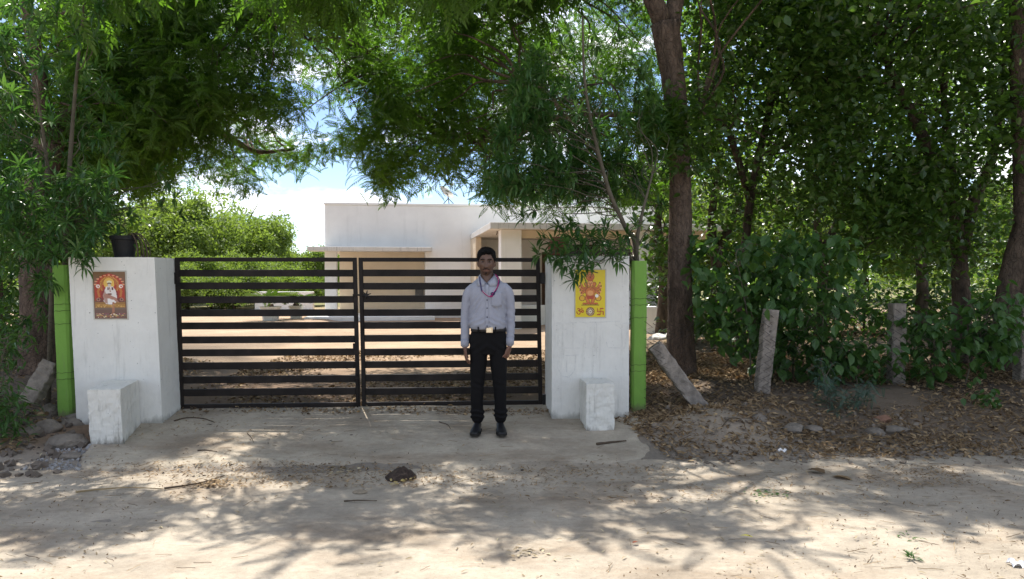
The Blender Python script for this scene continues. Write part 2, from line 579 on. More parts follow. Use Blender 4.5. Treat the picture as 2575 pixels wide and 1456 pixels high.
# ------------------------------------------------------------------ gate pillars
def ring_pillar(name, s0, s1, t0, t1, z1, shear, label):
    p = gp((s0 + s1) / 2, (t0 + t1) / 2, .1)
    root = thing(name, label, 'pillar', p, 'white pillars either side of the gate')
    V = []; nz, ns, nt_ = 14, 8, 6
    b = MB()
    b.obox(s0, s1, t0, t1, .02, z1, A0, GA, 0, shear)
    o = b.build('body', m_pillar, root)
    m = o.modifiers.new('sub', 'SUBSURF'); m.subdivision_type = 'SIMPLE'; m.levels = 6; m.render_levels = 6
    tx = bpy.data.textures.new('chips', 'CLOUDS'); tx.noise_scale = .05; tx.noise_depth = 3
    d = o.modifiers.new('chips', 'DISPLACE'); d.texture = tx; d.strength = .007; d.mid_level = .62
    return root
pl = ring_pillar('gate_pillar', -.795, .005, -.52, .05, 1.765, .038, 'white plastered gate pillar left of the gate with a red framed picture tile')
pr = ring_pillar('gate_pillar', 3.82, 4.60, -.55, .05, 1.785, .0, 'white plastered gate pillar right of the gate with a yellow picture tile')

# printed tiles: flat print carried by the colours of a fine grid
class Canvas:
    def __init__(s, w, h, col):
        s.w, s.h = w, h
        s.a = np.zeros((h, w, 3)); s.a[:] = col
        yy, xx = np.mgrid[0:h, 0:w]
        s.x = (xx + .5) / w; s.y = (yy + .5) / h
        s.asp = h / w
    def mask(s, m, col): s.a[m] = col
    def ell(s, cx, cy, rx, ry, col): s.mask(((s.x - cx) / rx) ** 2 + ((s.y - cy) / ry) ** 2 < 1, col)
    def rect(s, x0, y0, x1, y1, col): s.mask((s.x > x0) & (s.x < x1) & (s.y > y0) & (s.y < y1), col)
    def ringe(s, cx, cy, r0, r1, col):
        d = np.hypot(s.x - cx, (s.y - cy) * s.asp); s.mask((d > r0) & (d < r1), col)
    def line(s, pts, w, col):
        for (x0, y0), (x1, y1) in zip(pts, pts[1:]):
            dx, dy = x1 - x0, (y1 - y0) * s.asp
            t = np.clip(((s.x - x0) * dx + (s.y - y0) * s.asp * dy) / (dx * dx + dy * dy + 1e-9), 0, 1)
            d = np.hypot(s.x - x0 - t * dx, (s.y - y0) * s.asp - t * dy)
            s.mask(d < w / 2, col)
    def poly(s, pts, col):
        m = np.zeros(s.x.shape, bool); n = len(pts)
        for i in range(n):
            x0, y0 = pts[i]; x1, y1 = pts[(i + 1) % n]
            c = ((y0 > s.y) != (y1 > s.y)) & (s.x < (x1 - x0) * (s.y - y0) / (y1 - y0 + 1e-12) + x0)
            m ^= c
        s.mask(m, col)

m_print = M('printed_tile', (1, 1, 1), rough=.28, var=.03, bump=0, attr=True, spec=.5)
m_tileedge = M('tile_edge', (.55, .52, .45), rough=.6, var=.2)
def tile(cv, root, s0, s1, z0, z1, tfront, shear, lab):
    b = MB()
    b.obox(s0 - .012, s1 + .012, tfront - .005, tfront + .004, z0 - .012, z1 + .012, A0, GA, 0, shear)
    o = b.build('picture_tile', m_tileedge, root)
    o['label'] = lab
    h, w = cv.h, cv.w
    ss = np.linspace(s0, s1, w + 1); zz = np.linspace(z1, z0, h + 1)
    Sg, Zg = np.meshgrid(ss, zz)
    Sg = Sg - shear * (Zg - 1.0)
    base = A0 + Sg[..., None] * E1 + (tfront - .0065) * E2
    G = np.concatenate([base, Zg[..., None]], -1)
    Q = np.stack([G[:-1, :-1], G[1:, :-1], G[1:, 1:], G[:-1, 1:]], 2).reshape(-1, 3)
    cl = np.array([[lin(c) for c in row] for row in cv.a]).reshape(-1, 3)
    a = np.concatenate([np.repeat(cl, 4, 0), np.ones((len(Q), 1))], 1)
    q = MB().add(Q, np.arange(len(Q)).reshape(-1, 4), 0, a)
    q.build('print', m_print, o)

cv = Canvas(78, 118, (120, 82, 58))
rn = np.random.RandomState(4)
cv.rect(.0, .0, 1, .12, (118, 84, 50))
cv.poly([(.04, .62), (.04, .3), (.14, .17), (.3, .07), (.5, .03), (.7, .07), (.86, .17), (.96, .3), (.96, .62)], (172, 52, 28))
for i in range(11):
    a = math.pi * (1.0 - i / 10)
    cv.ell(.5 + .43 * math.cos(a), .27 - .2 * math.sin(a), .045, .016, (222, 150, 110))
for i in range(19):
    a = math.pi * (i / 18)
    cv.line([(.5 + .2 * math.cos(a), .26 - .12 * math.sin(a)), (.5 + .29 * math.cos(a), .26 - .165 * math.sin(a))], .022, (214, 160, 62))
cv.ringe(.5, .3, .22, .27, (176, 104, 44)); cv.ringe(.5, .3, .27, .285, (205, 150, 70))
cv.ell(.49, .25, .17, .12, (226, 182, 82))
for sx in (-1, 1):
    cv.line([(.5 + sx * .3, .33), (.5 + sx * .36, .42), (.5 + sx * .33, .52)], .07, (186, 112, 48))
    cv.ell(.5 + sx * .32, .6, .12, .05, (112, 58, 48)); cv.ell(.5 + sx * .36, .59, .06, .04, (168, 118, 96)); cv.ell(.5 + sx * .36, .59, .03, .02, (92, 52, 44))
    cv.ell(.5 + sx * .355, .31, .062, .04, (238, 226, 214))
    cv.line([(.5 + sx * .355 - .02, .30), (.5 + sx * .355 + .02, .303), (.5 + sx * .355 - .01, .318), (.5 + sx * .355 + .025, .325)], .02, (190, 60, 40))
cv.ell(.5, .5, .27, .17, (138, 40, 34))
cv.rect(.04, .65, .96, .76, (168, 122, 58)); cv.rect(.04, .67, .96, .68, (120, 80, 44))
cv.rect(.0, .76, 1, 1, (112, 84, 72))
for i in range(26):
    cv.rect(.03, .765 + i * .009, .97, .769 + i * .009, tuple(int(v) for v in (100 + rn.randint(0, 42), 78 + rn.randint(0, 28), 66 + rn.randint(0, 26))))
cv.poly([(.3, .62), (.33, .42), (.4, .31), (.6, .31), (.69, .4), (.72, .54), (.68, .66), (.5, .7), (.36, .68)], (226, 216, 210))
cv.poly([(.28, .5), (.35, .4), (.42, .52), (.42, .68), (.34, .66)], (176, 140, 128))
cv.poly([(.3, .5), (.42, .46), (.7, .56), (.78, .66), (.7, .64), (.5, .57), (.34, .56)], (172, 122, 104))
cv.poly([(.42, .58), (.64, .6), (.62, .7), (.46, .69)], (232, 226, 222))
cv.line([(.6, .67), (.58, .9)], .075, (164, 108, 82)); cv.ell(.58, .9, .13, .025, (92, 60, 46)); cv.ell(.57, .895, .06, .016, (170, 118, 92))
cv.rect(.43, .33, .47, .39, (84, 44, 40)); cv.rect(.57, .33, .61, .39, (84, 44, 40)); cv.line([(.5, .33), (.52, .42)], .03, (160, 110, 92))
cv.ell(.5, .475, .06, .02, (120, 76, 66)); cv.ell(.5, .25, .062, .055, (164, 112, 76)); cv.ell(.5, .285, .05, .03, (206, 196, 186))
cv.poly([(.42, .24), (.43, .2), (.5, .185), (.57, .2), (.58, .24), (.5, .225)], (236, 224, 180)); cv.line([(.46, .245), (.54, .245)], .02, (66, 44, 36))
for i in range(46):
    cx, cy = rn.uniform(.06, .94), rn.uniform(.89, .97)
    cv.ell(cx, cy, rn.uniform(.012, .03), .009, [(232, 216, 196), (206, 142, 90), (170, 86, 66), (220, 190, 120)][rn.randint(4)])
for i in range(30): cv.ell(rn.uniform(.06, .94), rn.uniform(.7, .76), .02, .007, (214, 170, 96))
cv.line([(.0, .0), (1, .0), (1, 1), (0, 1), (0, 0)], .03, (104, 70, 40))
tl = gp(0, 0, 0)
tile(cv, pl, -.575, -.275, 1.175, 1.625, -.52, .038, 'tile printed with a white robed seated figure on red and gold')

cv = Canvas(84, 130, (222, 196, 14))
OR, DK, LT = (206, 120, 52), (128, 52, 24), (228, 160, 92)
cv.ringe(.49, .14, .115, .15, (170, 82, 36)); cv.ringe(.49, .14, 0, .115, (206, 130, 60)); cv.ringe(.49, .14, .06, .08, (120, 54, 26))
for sx in (-1, 1):
    for k, (ax, ay) in enumerate(((.32, .30), (.36, .37), (.34, .46), (.3, .52))):
        cv.line([(.5 + sx * .1, .36 + .02 * k), (.5 + sx * (.22 + .01 * k), .40 + .03 * k), (.5 + sx * ax, ay)], .075, DK)
        cv.line([(.5 + sx * .1, .36 + .02 * k), (.5 + sx * (.22 + .01 * k), .40 + .03 * k), (.5 + sx * ax, ay)], .052, OR)
        cv.ell(.5 + sx * ax, ay, .036, .024, LT); cv.ell(.5 + sx * ax, ay - .03, .02, .02, DK)
    cv.ell(.5 + sx * .27, .6, .12, .06, (222, 170, 40)); cv.ringe(.5 + sx * .27, .6, .08, .1, DK)
    cv.line([(.5 + sx * .08, .53), (.5 + sx * .12, .6), (.5 + sx * .07, .68)], .12, DK); cv.line([(.5 + sx * .08, .53), (.5 + sx * .12, .6), (.5 + sx * .07, .68)], .09, OR)
    cv.ell(.5 + sx * .13, .3, .075, .05, DK); cv.ell(.5 + sx * .125, .3, .06, .04, OR)
cv.ell(.72, .55, .06, .035, (240, 236, 226))
cv.ell(.5, .47, .17, .11, DK); cv.ell(.5, .47, .155, .1, OR); cv.ell(.5, .49, .1, .055, LT)
cv.ell(.5, .29, .1, .07, DK); cv.ell(.5, .29, .088, .062, LT)
cv.line([(.5, .3), (.5, .37), (.53, .42), (.57, .41)], .05, DK); cv.line([(.5, .3), (.5, .37), (.53, .42), (.57, .41)], .034, OR)
cv.ell(.46, .28, .014, .01, (60, 24, 12)); cv.ell(.54, .28, .014, .01, (60, 24, 12))
cv.poly([(.41, .24), (.43, .16), (.5, .09), (.57, .16), (.59, .24)], (190, 96, 40)); cv.ell(.5, .16, .025, .02, DK); cv.line([(.42, .235), (.58, .235)], .02, DK)
cv.poly([(.36, .55), (.64, .55), (.6, .62), (.4, .62)], (178, 70, 34))
for i in range(9):
    cv.ell(.28 + .055 * i, .715, .04, .02, DK); cv.ell(.28 + .055 * i, .712, .03, .014, (206, 100, 44))
cv.rect(.2, .742, .8, .752, (96, 32, 20))
RD = (170, 34, 18)
# left emblem
cv.line([(.07, .83), (.11, .82), (.15, .835), (.14, .86), (.10, .868), (.15, .875), (.17, .9), (.15, .935), (.1, .94), (.06, .915), (.05, .89)], .03, RD)
cv.line([(.14, .868), (.19, .868), (.21, .895), (.25, .905), (.28, .88), (.26, .855), (.23, .86), (.215, .885)], .028, RD)
cv.line([(.16, .835), (.2, .845), (.25, .82)], .022, RD); cv.ell(.205, .812, .018, .012, RD)
# middle emblem
cv.ringe(.5, .885, 0, .145, (112, 64, 34)); cv.ringe(.5, .885, .085, .125, (216, 190, 150)); cv.ringe(.5, .885, .06, .07, (230, 214, 180))
for i in range(12):
    a = i * math.pi / 6; cv.ell(.5 + .105 * math.cos(a), .885 + .105 * math.sin(a) / cv.asp, .018, .012, (112, 64, 34))
for a0 in (0, math.pi):
    cv.line([(.5 + .06 * math.sin(a0 + k * 2.0944), .885 - .06 * math.cos(a0 + k * 2.0944) / cv.asp) for k in (0, 1, 2, 0)], .014, (236, 224, 200))
# right emblem (auspicious sign with four dots)
cx, cy, q = .835, .885, .10
qa = q / cv.asp
for pts in ([(cx - q, cy - qa), (cx - q, cy), (cx + q, cy), (cx + q, cy + qa)], [(cx + q, cy - qa), (cx, cy - qa), (cx, cy + qa), (cx - q, cy + qa)]):
    cv.line(pts, .028, RD)
for dx in (-.5, .5):
    for dy in (-.5, .5): cv.ell(cx + dx * q, cy + dy * qa, .014, .009, RD)
cv.line([(0, .985), (1, .985)], .008, (120, 100, 20))
tile(cv, pr, 4.055, 4.355, 1.175, 1.645, -.55, 0, 'yellow tile printed with an orange elephant-headed figure and three emblems')

# faint outlines left by removed letters on the right pillar
m_chalk = M('faded_outline', (.69, .68, .64), rough=.9, var=.12, scale=40, bump=0)
b = MB()
def ribbon(b, pts, w, t):
    pts = np.array(pts, float)
    d = np.gradient(pts, axis=0); d /= np.linalg.norm(d, axis=1)[:, None] + 1e-9
    nrm = np.stack([-d[:, 1], d[:, 0]], 1) * w / 2
    V = [gp(p[0], t, p[1]) for p in np.concatenate([pts + nrm, pts - nrm])]
    n = len(pts)
    b.add(V, [(i, n + i, n + i + 1, i + 1) for i in range(n - 1)])
def loc_r(xd, yd):
    p = W(xd, yd, 7.68); s, _ = st(p[0], p[1]); return (s, p[2])
rr = random.Random(3)
for pl_ in ([(1398, 812), (1450, 811)], [(1457, 809), (1475, 812)], [(1482, 810), (1560, 808)], [(1500, 812), (1500, 900)],
            [(1402, 830), (1410, 822), (1425, 830), (1425, 845)], [(1402, 842), (1402, 872)], [(1402, 874), (1458, 875)], [(1440, 812), (1440, 870)],
            [(1471, 832), (1471, 870)], [(1471, 874), (1500, 878)], [(1545, 815), (1570, 830)], [(1525, 860), (1528, 874), (1572, 876), (1574, 850)], [(1560, 815), (1578, 812), (1578, 850)],
            [(1400, 895), (1455, 892)], [(1402, 905), (1402, 925), (1412, 945), (1430, 948), (1445, 930), (1447, 892)], [(1424, 905), (1424, 935)]):
    P = [loc_r(*q) for q in pl_]
    dense = []
    for a, c in zip(P, P[1:]):
        for k in range(6): dense.append(((a[0] + (c[0] - a[0]) * k / 6 + rr.gauss(0, .001)), a[1] + (c[1] - a[1]) * k / 6 + rr.gauss(0, .001)))
    dense.append(P[-1])
    ribbon(b, dense, .009, -.5515)
fl = b.build('faded_lettering', m_chalk, pr, kind='stuff')

# worn white blocks in front of the pillars
def block(s0, s1, t0, t1, z0, z1, shear, label, back=0.0):
    p = gp((s0 + s1) / 2, (t0 + t1) / 2, z0)
    b = MB().obox(s0, s1, t0, t1, z0, z1, A0, GA, 0, shear)
    V = b.att[0][0]
    for i in (2, 3, 6, 7): V[i, :2] += back * E1
    o = b.build('concrete_block', m_block, None, loc=p)
    m = o.modifiers.new('sub', 'SUBSURF'); m.subdivision_type = 'SIMPLE'; m.levels = 5; m.render_levels = 5
    tx = bpy.data.textures.new('chips', 'CLOUDS'); tx.noise_scale = .06
    d = o.modifiers.new('chips', 'DISPLACE'); d.texture = tx; d.strength = .020; d.mid_level = .55
    return tag(o, label, 'concrete block', 'worn white blocks in front of the pillars')
block(-.385, -.105, -1.15, -.535, -.05, .585, .04, 'stained white concrete block in front of the left pillar', -.09)
block(4.10, 4.37, -.96, -.56, -.02, .565, .0, 'chipped white concrete block in front of the right pillar')

# ------------------------------------------------------------------ gate
def gate_leaf(s0, s1, left, label):
    root = thing('gate_leaf', label, 'gate', gp(s0 if left else s1, 0, .2), 'leaves of the double iron gate')
    z0, z1 = .215, 1.775
    sh = .020
    def part(name, *a, mat=m_iron, **k):
        b = MB().obox(*a, A0, GA, 0, sh)
        o = b.build(name, mat, root)
        return bevel(o, .003, 1)
    part('stile', s0, s0 + .042, -.02, .02, z0, z1)
    part('stile', s1 - .042, s1, -.02, .02, z0, z1)
    a, c = s0 + .0425, s1 - .0425
    part('top_rail', a, c, -.019, .019, z1 - .042, z1)
    part('bottom_rail', a, c, -.019, .019, z0, z0 + .042)
    pit = (z1 - z0 - .042) / 11
    for k in range(1, 11):
        zc = z0 + .021 + pit * k + .004 * math.sin(k * 2.3 + s0)
        part('bar', a, c, -.017, .017, zc - .036, zc + .036)
    hs = (s0 - .055, s0 - .001) if left else (s1 + .001, s1 + .05)
    for zc in (1.56, .26):
        part('hinge', hs[0], hs[1], -.03, .03, zc - .06, zc + .06, mat=m_iron2)
    return root, part
g1, pf = gate_leaf(0.0, 1.848, True, 'left dark iron gate leaf of flat horizontal bars')
pf('lock_plate', 1.79, 1.85, -.034, -.021, .76, .88)
pf('drop_bolt', 1.815, 1.83, -.036, -.022, .16, .56)
pf('bolt_keeper', 1.80, 1.845, -.04, -.0215, .50, .53)
g2, pf = gate_leaf(1.868, 3.772, False, 'right dark iron gate leaf with a star shaped knob, behind the man')
# star knob
b = MB()
kc = gp(1.935, -.04, 1.385)
for k in range(6):
    a = k * math.pi / 3 + .3
    tip = kc + np.array((math.cos(a) * .05 * E1[0], math.cos(a) * .05 * E1[1], math.sin(a) * .05))
    b.tube([kc, (kc + tip) / 2, tip], [.011, .008, .004], 6)
b.tube([kc + np.append(E2 * .02, 0), kc - np.append(E2 * .012, 0)], .018, 10)
b.build('star_knob', m_iron2, g2)
pf('latch_bar', 1.80, 1.93, -.033, -.0215, 1.375, 1.395)
pf('bolt_rod', 1.886, 1.90, -.036, -.022, .98, 1.26)

# ------------------------------------------------------------------ green posts, fence
def post(name, base, top, w, mat, parent=None, cham=.25, noisy=.008, seed=0):
    base, top = np.array(base, float), np.array(top, float)
    T = (top - base); Ln = np.linalg.norm(T); T /= Ln
    side = np.cross(T, (0, 1., 0)); side /= np.linalg.norm(side); fr = np.cross(side, T)
    h = w / 2; k = h * cham
    prof = [(-h, -h + k), (-h + k, -h), (h - k, -h), (h, -h + k), (h, h - k), (h - k, h), (-h + k, h), (-h, h - k)]
    rng = np.random.RandomState(seed + 5)
    rings = []
    n = 14
    for i in range(n + 1):
        c = base + T * Ln * i / n + side * rng.uniform(-1, 1) * noisy * .4
        rings.append([c + side * (a + rng.uniform(-1, 1) * noisy * .5) + fr * (q + rng.uniform(-1, 1) * noisy * .5) for a, q in prof])
    b = MB().loft(rings)
    return b, side, fr, T, Ln

def green_post(xd0, xd1, ytop, ybase, Y, w, label, seed):
    bs = W(xd0, ybase, Y); tp = W(xd1, ytop, Y)
    bs[2] -= .15
    root = thing('green_post', label, 'post', bs, 'green painted posts beside the pillars')
    b, side, fr, T, Ln = post('shaft', bs, tp, w, m_green, seed=seed, cham=.3, noisy=.006)
    b.build('shaft', m_green, root)
    for k, f in enumerate((.30, .34, .64, .72, .76)):
        c = bs + T * Ln * f
        r = w / 2 + .004
        P = [c + side * a * r + fr * q * r + T * dz for a, q, dz in ((-1, -1, 0), (-.5, -1.06, .004), (0, -1.05, -.004), (.5, -1.06, .003), (1, -1, -.01), (1.04, 0, -.004), (1, 1, 0), (0, 1.05, .005), (-1, 1, 0), (-1.04, 0, .002), (-1, -1, 0))]
        MB().tube(P, .0016, 5, cap=False).build('wire_tie', m_wire, root)
    return root
green_post(172, 157, 667, 1035, 7.62, .142, 'bright green painted post left of the left pillar', 1)
green_post(1604, 1606, 656, 1012, 8.0, .150, 'bright green painted post with peeling top, right of the right pillar', 2)

fr_ = thing('chain_link_fence', 'rusty chain link fence on leaning concrete posts, right of the drive', 'fence', (2.5, 8.3, .2))
posts = [((1752, 1012), (1645, 868), 7.95, 8.0, .150, 'fallen concrete post leaning against the fence'),
         ((1912, 1020), (1938, 778), 8.35, 8.35, .142, 'tilted concrete fence post half hidden by leaves'),
         ((2252, 975), (2256, 763), 9.0, 9.0, .155, 'upright concrete fence post under the trees'),
         ((2572, 995), (2576, 752), 9.2, 9.2, .16, 'concrete fence post at the right end')]
for k, (b0, t0, Y0, Y1, w, lab) in enumerate(posts):
    bs, tp = W(*b0, Y0), W(*t0, Y1)
    d = (tp - bs) / np.linalg.norm(tp - bs)
    pb, *_ = post('post', bs - d * .12, tp, w, m_conc, seed=k + 10, cham=.15, noisy=.012)
    o = pb.build('post', m_conc, fr_); o['label'] = lab
def chain_mesh(P0, P1, z0, z1, parent, name='wire_mesh', pitch=.088):
    P0, P1 = np.array(P0), np.array(P1)
    Ln = np.linalg.norm(P1 - P0); n = int(Ln / pitch); m = int((z1 - z0) / pitch * 2) + 1
    b = MB()
    for i in range(n):
        V = []
        for j in range(m + 1):
            f = (i + .5 + (.51 if j % 2 else -.51)) / n
            c = P0 + (P1 - P0) * f
            nn = np.array((P1 - P0)[::-1]) * np.array((-1, 1)) / Ln
            off = (.003 if j % 2 else -.003) + .02 * math.sin(i * .3 + j * .4)
            V.append((c[0] + nn[0] * off, c[1] + nn[1] * off, z0 + (z1 - z0) * j / m - .04 * math.sin(f * 9) * (j / m)))
        b.tube(V, .0034, 3, cap=False)
    return b.build(name, m_wire, parent, kind='stuff')
chain_mesh(W(1622, 900, 7.86)[:2], W(1920, 900, 8.22)[:2], .16, 1.12, fr_)
chain_mesh(W(1920, 900, 8.22)[:2], W(2252, 900, 8.86)[:2], .22, 1.18, fr_)
chain_mesh(W(2252, 900, 8.86)[:2], W(2640, 900, 9.1)[:2], .26, 1.2, fr_)
fl_ = thing('chain_link_fence', 'sagging chain link fence with a fallen post, left of the drive', 'fence', (-5.0, 7.8, .2))
bs, tp = W(72, 1012, 7.5), W(132, 912, 7.65)
pb, *_ = post('post', bs, tp, .15, m_conc, seed=33, cham=.12, noisy=.014)
pb.build('post', m_conc, fl_)
chain_mesh((-7.0, 7.75), W(150, 900, 7.72)[:2], .2, 1.15, fl_)

# ------------------------------------------------------------------ house
HA = R(8.0)
HO = W(818, 806, 25.0)[:2]
HE1 = np.array((math.cos(HA), math.sin(HA))); HE2 = np.array((-math.sin(HA), math.cos(HA)))
def hp(s, t, z):
    p = HO + s * HE1 + t * HE2
    return np.array((p[0], p[1], z))
house = thing('house', 'white single storey flat roofed house behind the gate', 'house', hp(0, 0, .1))
def hbox(name, s0, s1, t0, t1, z0, z1, mat, parent=house, bv=.008):
    b = MB().obox(s0, s1, t0, t1, z0, z1, HO, HA)
    o = b.build(name, mat, parent)
    return bevel(o, bv, 1) if bv else o
# L shaped front block, the low left corner of it is a recess
prof = [(0, 2.38), (3.25, 2.38), (3.25, .05), (11.2, .05), (11.2, 3.86), (0, 3.86)]
V = [hp(a, 0, z) for a, z in prof] + [hp(a, 7.5, z) for a, z in prof]
n = len(prof)
b = MB().add(V, [tuple(range(n)), tuple(range(2 * n - 1, n - 1, -1))] + [(i, i + n, (i + 1) % n + n, (i + 1) % n) for i in range(n)])
wall = bevel(b.build('wall', m_house, house), .01, 1)
hbox('parapet_cap', -.03, 11.23, -.03, 7.53, 3.862, 3.94, m_house)
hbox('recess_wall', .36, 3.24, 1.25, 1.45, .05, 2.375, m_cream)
hbox('corner_column', -.01, .37, .0, .34, .05, 2.375, m_house)
hbox('plinth', -.5, 3.5, -1.3, 1.24, -.05, .28, m_house)
hbox('sunshade', -.46, 3.44, -.85, -.003, 2.34, 2.47, m_slab)
hbox('upper_room', 7.1, 11.0, 1.0, 6.5, 3.945, 5.0, m_house)
hbox('wall_box', 2.92, 3.2, 1.15, 1.245, .75, 1.15, M('grey_box', (.12, .11, .10)))
# carport
hbox('carport_slab', 4.72, 11.0, -6.1, -.003, 2.76, 2.93, m_slab)
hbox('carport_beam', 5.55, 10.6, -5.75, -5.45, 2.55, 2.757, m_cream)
for s0, s1 in ((5.02, 5.56), (8.62, 9.0)):
    hbox('column', s0, s1, -5.86, -5.34, .05, 2.757, m_house)
hbox('low_wall', 5.565, 8.615, -5.5, -5.3, .05, .78, m_house)
hbox('low_wall_step', 9.2, 9.9, -5.6, -5.1, .05, .55, m_house)
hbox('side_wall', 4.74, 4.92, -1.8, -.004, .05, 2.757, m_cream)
m_dark = M('dark_pane', (.012, .013, .015), rough=.12, var=.1, bump=0, spec=.6)
m_wood = M('brown_wood', (.10, .055, .03), rough=.6, var=.3, scale=8)
for s0, s1, z0, z1 in ((8.0, 9.1, 1.1, 2.55), (9.6, 10.6, 1.1, 2.4)):
    fo = hbox('window', s0 - .06, s1 + .06, -.05, -.004, z0 - .06, z1 + .06, m_wood)
    hbox('pane', s0, s1, -.06, -.052, z0, z1, m_dark, fo, 0)
do = hbox('door', 7.15, 7.85, -.06, -.004, .3, 2.35, m_wood)
hbox('door_panel', 7.27, 7.73, -.075, -.062, .5, 1.2, m_wood, do)
hbox('door_panel', 7.27, 7.73, -.075, -.062, 1.35, 2.2, m_wood, do)
b = MB()
for k in range(5):
    c = hp(5.0 + .9 * k, -5.2 + .2 * (k % 2), 2.757)
    b.tube([c, c - np.array((0, 0, .06)), c - np.array((.02, 0, .10))], .012, 5)
b.build('ceiling_hooks', m_wire, house, kind='stuff')
MB().obox(-1.5, 11.5, -3.4, -1.32, -.1, .135, HO, HA).build('forecourt', soilmat('forecourt_concrete', False, (.56, .50, .42), .3), None, kind='structure')

# dish on the roof
dc = W(1124, 483, 25.8)
m_dish = M('weathered_dish', (.50, .46, .38), rough=.6, var=.2, scale=12)
dish = thing('satellite_dish', 'small weathered satellite dish standing on the flat roof', 'satellite dish', (dc[0], dc[1], 3.94))
ax = np.array((.62, -.35, .70)); ax /= np.linalg.norm(ax)
u = np.cross(ax, (0, 0, 1.)); u /= np.linalg.norm(u); v = np.cross(ax, u)
rings = []
for k in range(7):
    r = .02 + .25 * k / 6
    rings.append([dc + ax * (-.09 + 1.3 * r * r) + u * r * math.cos(a) + v * r * 1.1 * math.sin(a) for a in np.arange(20) * 2 * math.pi / 20])
o = MB().loft(rings, cap=False).build('reflector', m_dish, dish, True)
sm = o.modifiers.new('thick', 'SOLIDIFY'); sm.thickness = .012
fp = dc + ax * .33 - v * .02
MB().tube([dc - v * .27, dc - v * .16 + ax * .2, fp], .012, 6).build('feed_arm', m_wire, dish)
MB().tube([fp + ax * .04, fp - ax * .06], .035, 8).build('receiver', m_dish, dish)
b0 = np.array((dc[0] + .02, dc[1] + .05, 0))
MB().tube([b0 + (.02, 0, 4.12), b0 + (.0, 0, 4.3), dc - ax * .06], .018, 6).build('mast', m_wire, dish)
for dx, dy in ((-.16, 0), (.22, .0), (.03, .25)):
    MB().tube([b0 + (.02, 0, 4.15), b0 + (dx, dy, 3.94)], .014, 6).build('leg', m_wire, dish)

# ------------------------------------------------------------------ leaf machinery
def template(kind):
    """verts (across, along, normal) and faces of one leaf or one compound leaf, unit length"""
    if kind == 'diamond':
        return np.array([(0, 0, 0), (-.22, .45, .05), (0, 1, -.08), (.22, .45, .05)]), np.array([(0, 1, 2), (0, 2, 3)][::1])[:, [0, 2, 1]]
    if kind == 'stick':
        V = []
        for y, dx in ((0, 0), (.35, .03), (.7, -.02), (1, .04)):
            V += [np.array((dx + .016 * math.cos(a), y, .016 * math.sin(a))) for a in (0, 2.09, 4.19)]
        return np.array(V), np.array([(3 * i + j, 3 * i + (j + 1) % 3, 3 * i + 3 + (j + 1) % 3, 3 * i + 3 + j) for i in range(3) for j in range(3)])
    if kind == 'broad':
        return np.array([(0, 0, 0), (-.30, .28, .06), (-.27, .62, .04), (0, 1, -.14), (.27, .62, .04), (.30, .28, .06), (0, .5, -.02)]), \
            np.array([(0, 6, 1), (1, 6, 2), (2, 6, 3), (3, 6, 4), (4, 6, 5), (5, 6, 0)])
    if kind == 'lance':
        return np.array([(0, 0, .0), (-.10, .30, .05), (-.095, .58, .03), (0, 1, -.13), (.095, .58, .03), (.10, .30, .05), (0, .5, -.0)]), \
            np.array([(0, 6, 1), (1, 6, 2), (2, 6, 3), (3, 6, 4), (4, 6, 5), (5, 6, 0)])
    if kind == 'pinnate':
        V, Fc = [], []
        r = np.random.RandomState(2)
        for i in range(7):
            y = .10 + .125 * i; sag = -.28 * y * y
            for sd in (-1, 1):
                k = len(V)
                ln = .235 * (1 - .35 * abs(i - 2.5) / 4); a = R(60 - 5 * i)
                dx, dy = sd * math.sin(a), math.cos(a)
                px, py = -dy * sd, dx * sd
                w = .043
                o = np.array((0, y + .03 * sd, sag))
                V += [o, o + np.array((dx * ln * .4 + px * w, dy * ln * .4 + py * w, -.02)), o + np.array((dx * ln, dy * ln, -.09)), o + np.array((dx * ln * .45 - px * w, dy * ln * .45 - py * w, -.02))]
                Fc += [(k, k + 1, k + 2), (k, k + 2, k + 3)]
        k = len(V)
        V += [np.array((0, .9, -.23)), np.array((.05, 1.02, -.29)), np.array((0, 1.2, -.42)), np.array((-.05, 1.02, -.29))]
        Fc += [(k, k + 1, k + 2), (k, k + 2, k + 3)]
        return np.array(V), np.array(Fc)
    if kind == 'frond':
        V, Fc = [], []
        for i in range(16):
            y = .08 + .058 * i; sag = .45 * y - .60 * y * y
            for sd in (-1, 1):
                k = len(V)
                ln = .20 * math.sin(.5 + 2.4 * y)
                o = np.array((0, y, sag))
                V += [o, o + np.array((sd * ln * .5, .04 + .02, .03)), o + np.array((sd * ln, .09, .0)), o + np.array((sd * ln * .5, .04 - .02, .03))]
                Fc += [(k, k + 1, k + 2), (k, k + 2, k + 3)]
        return np.array(V), np.array(Fc)
TPL = {k: template(k) for k in ('stick', 'diamond', 'broad', 'lance', 'pinnate', 'frond')}

def nrm(a): return a / (np.linalg.norm(a, axis=-1, keepdims=True) + 1e-12)

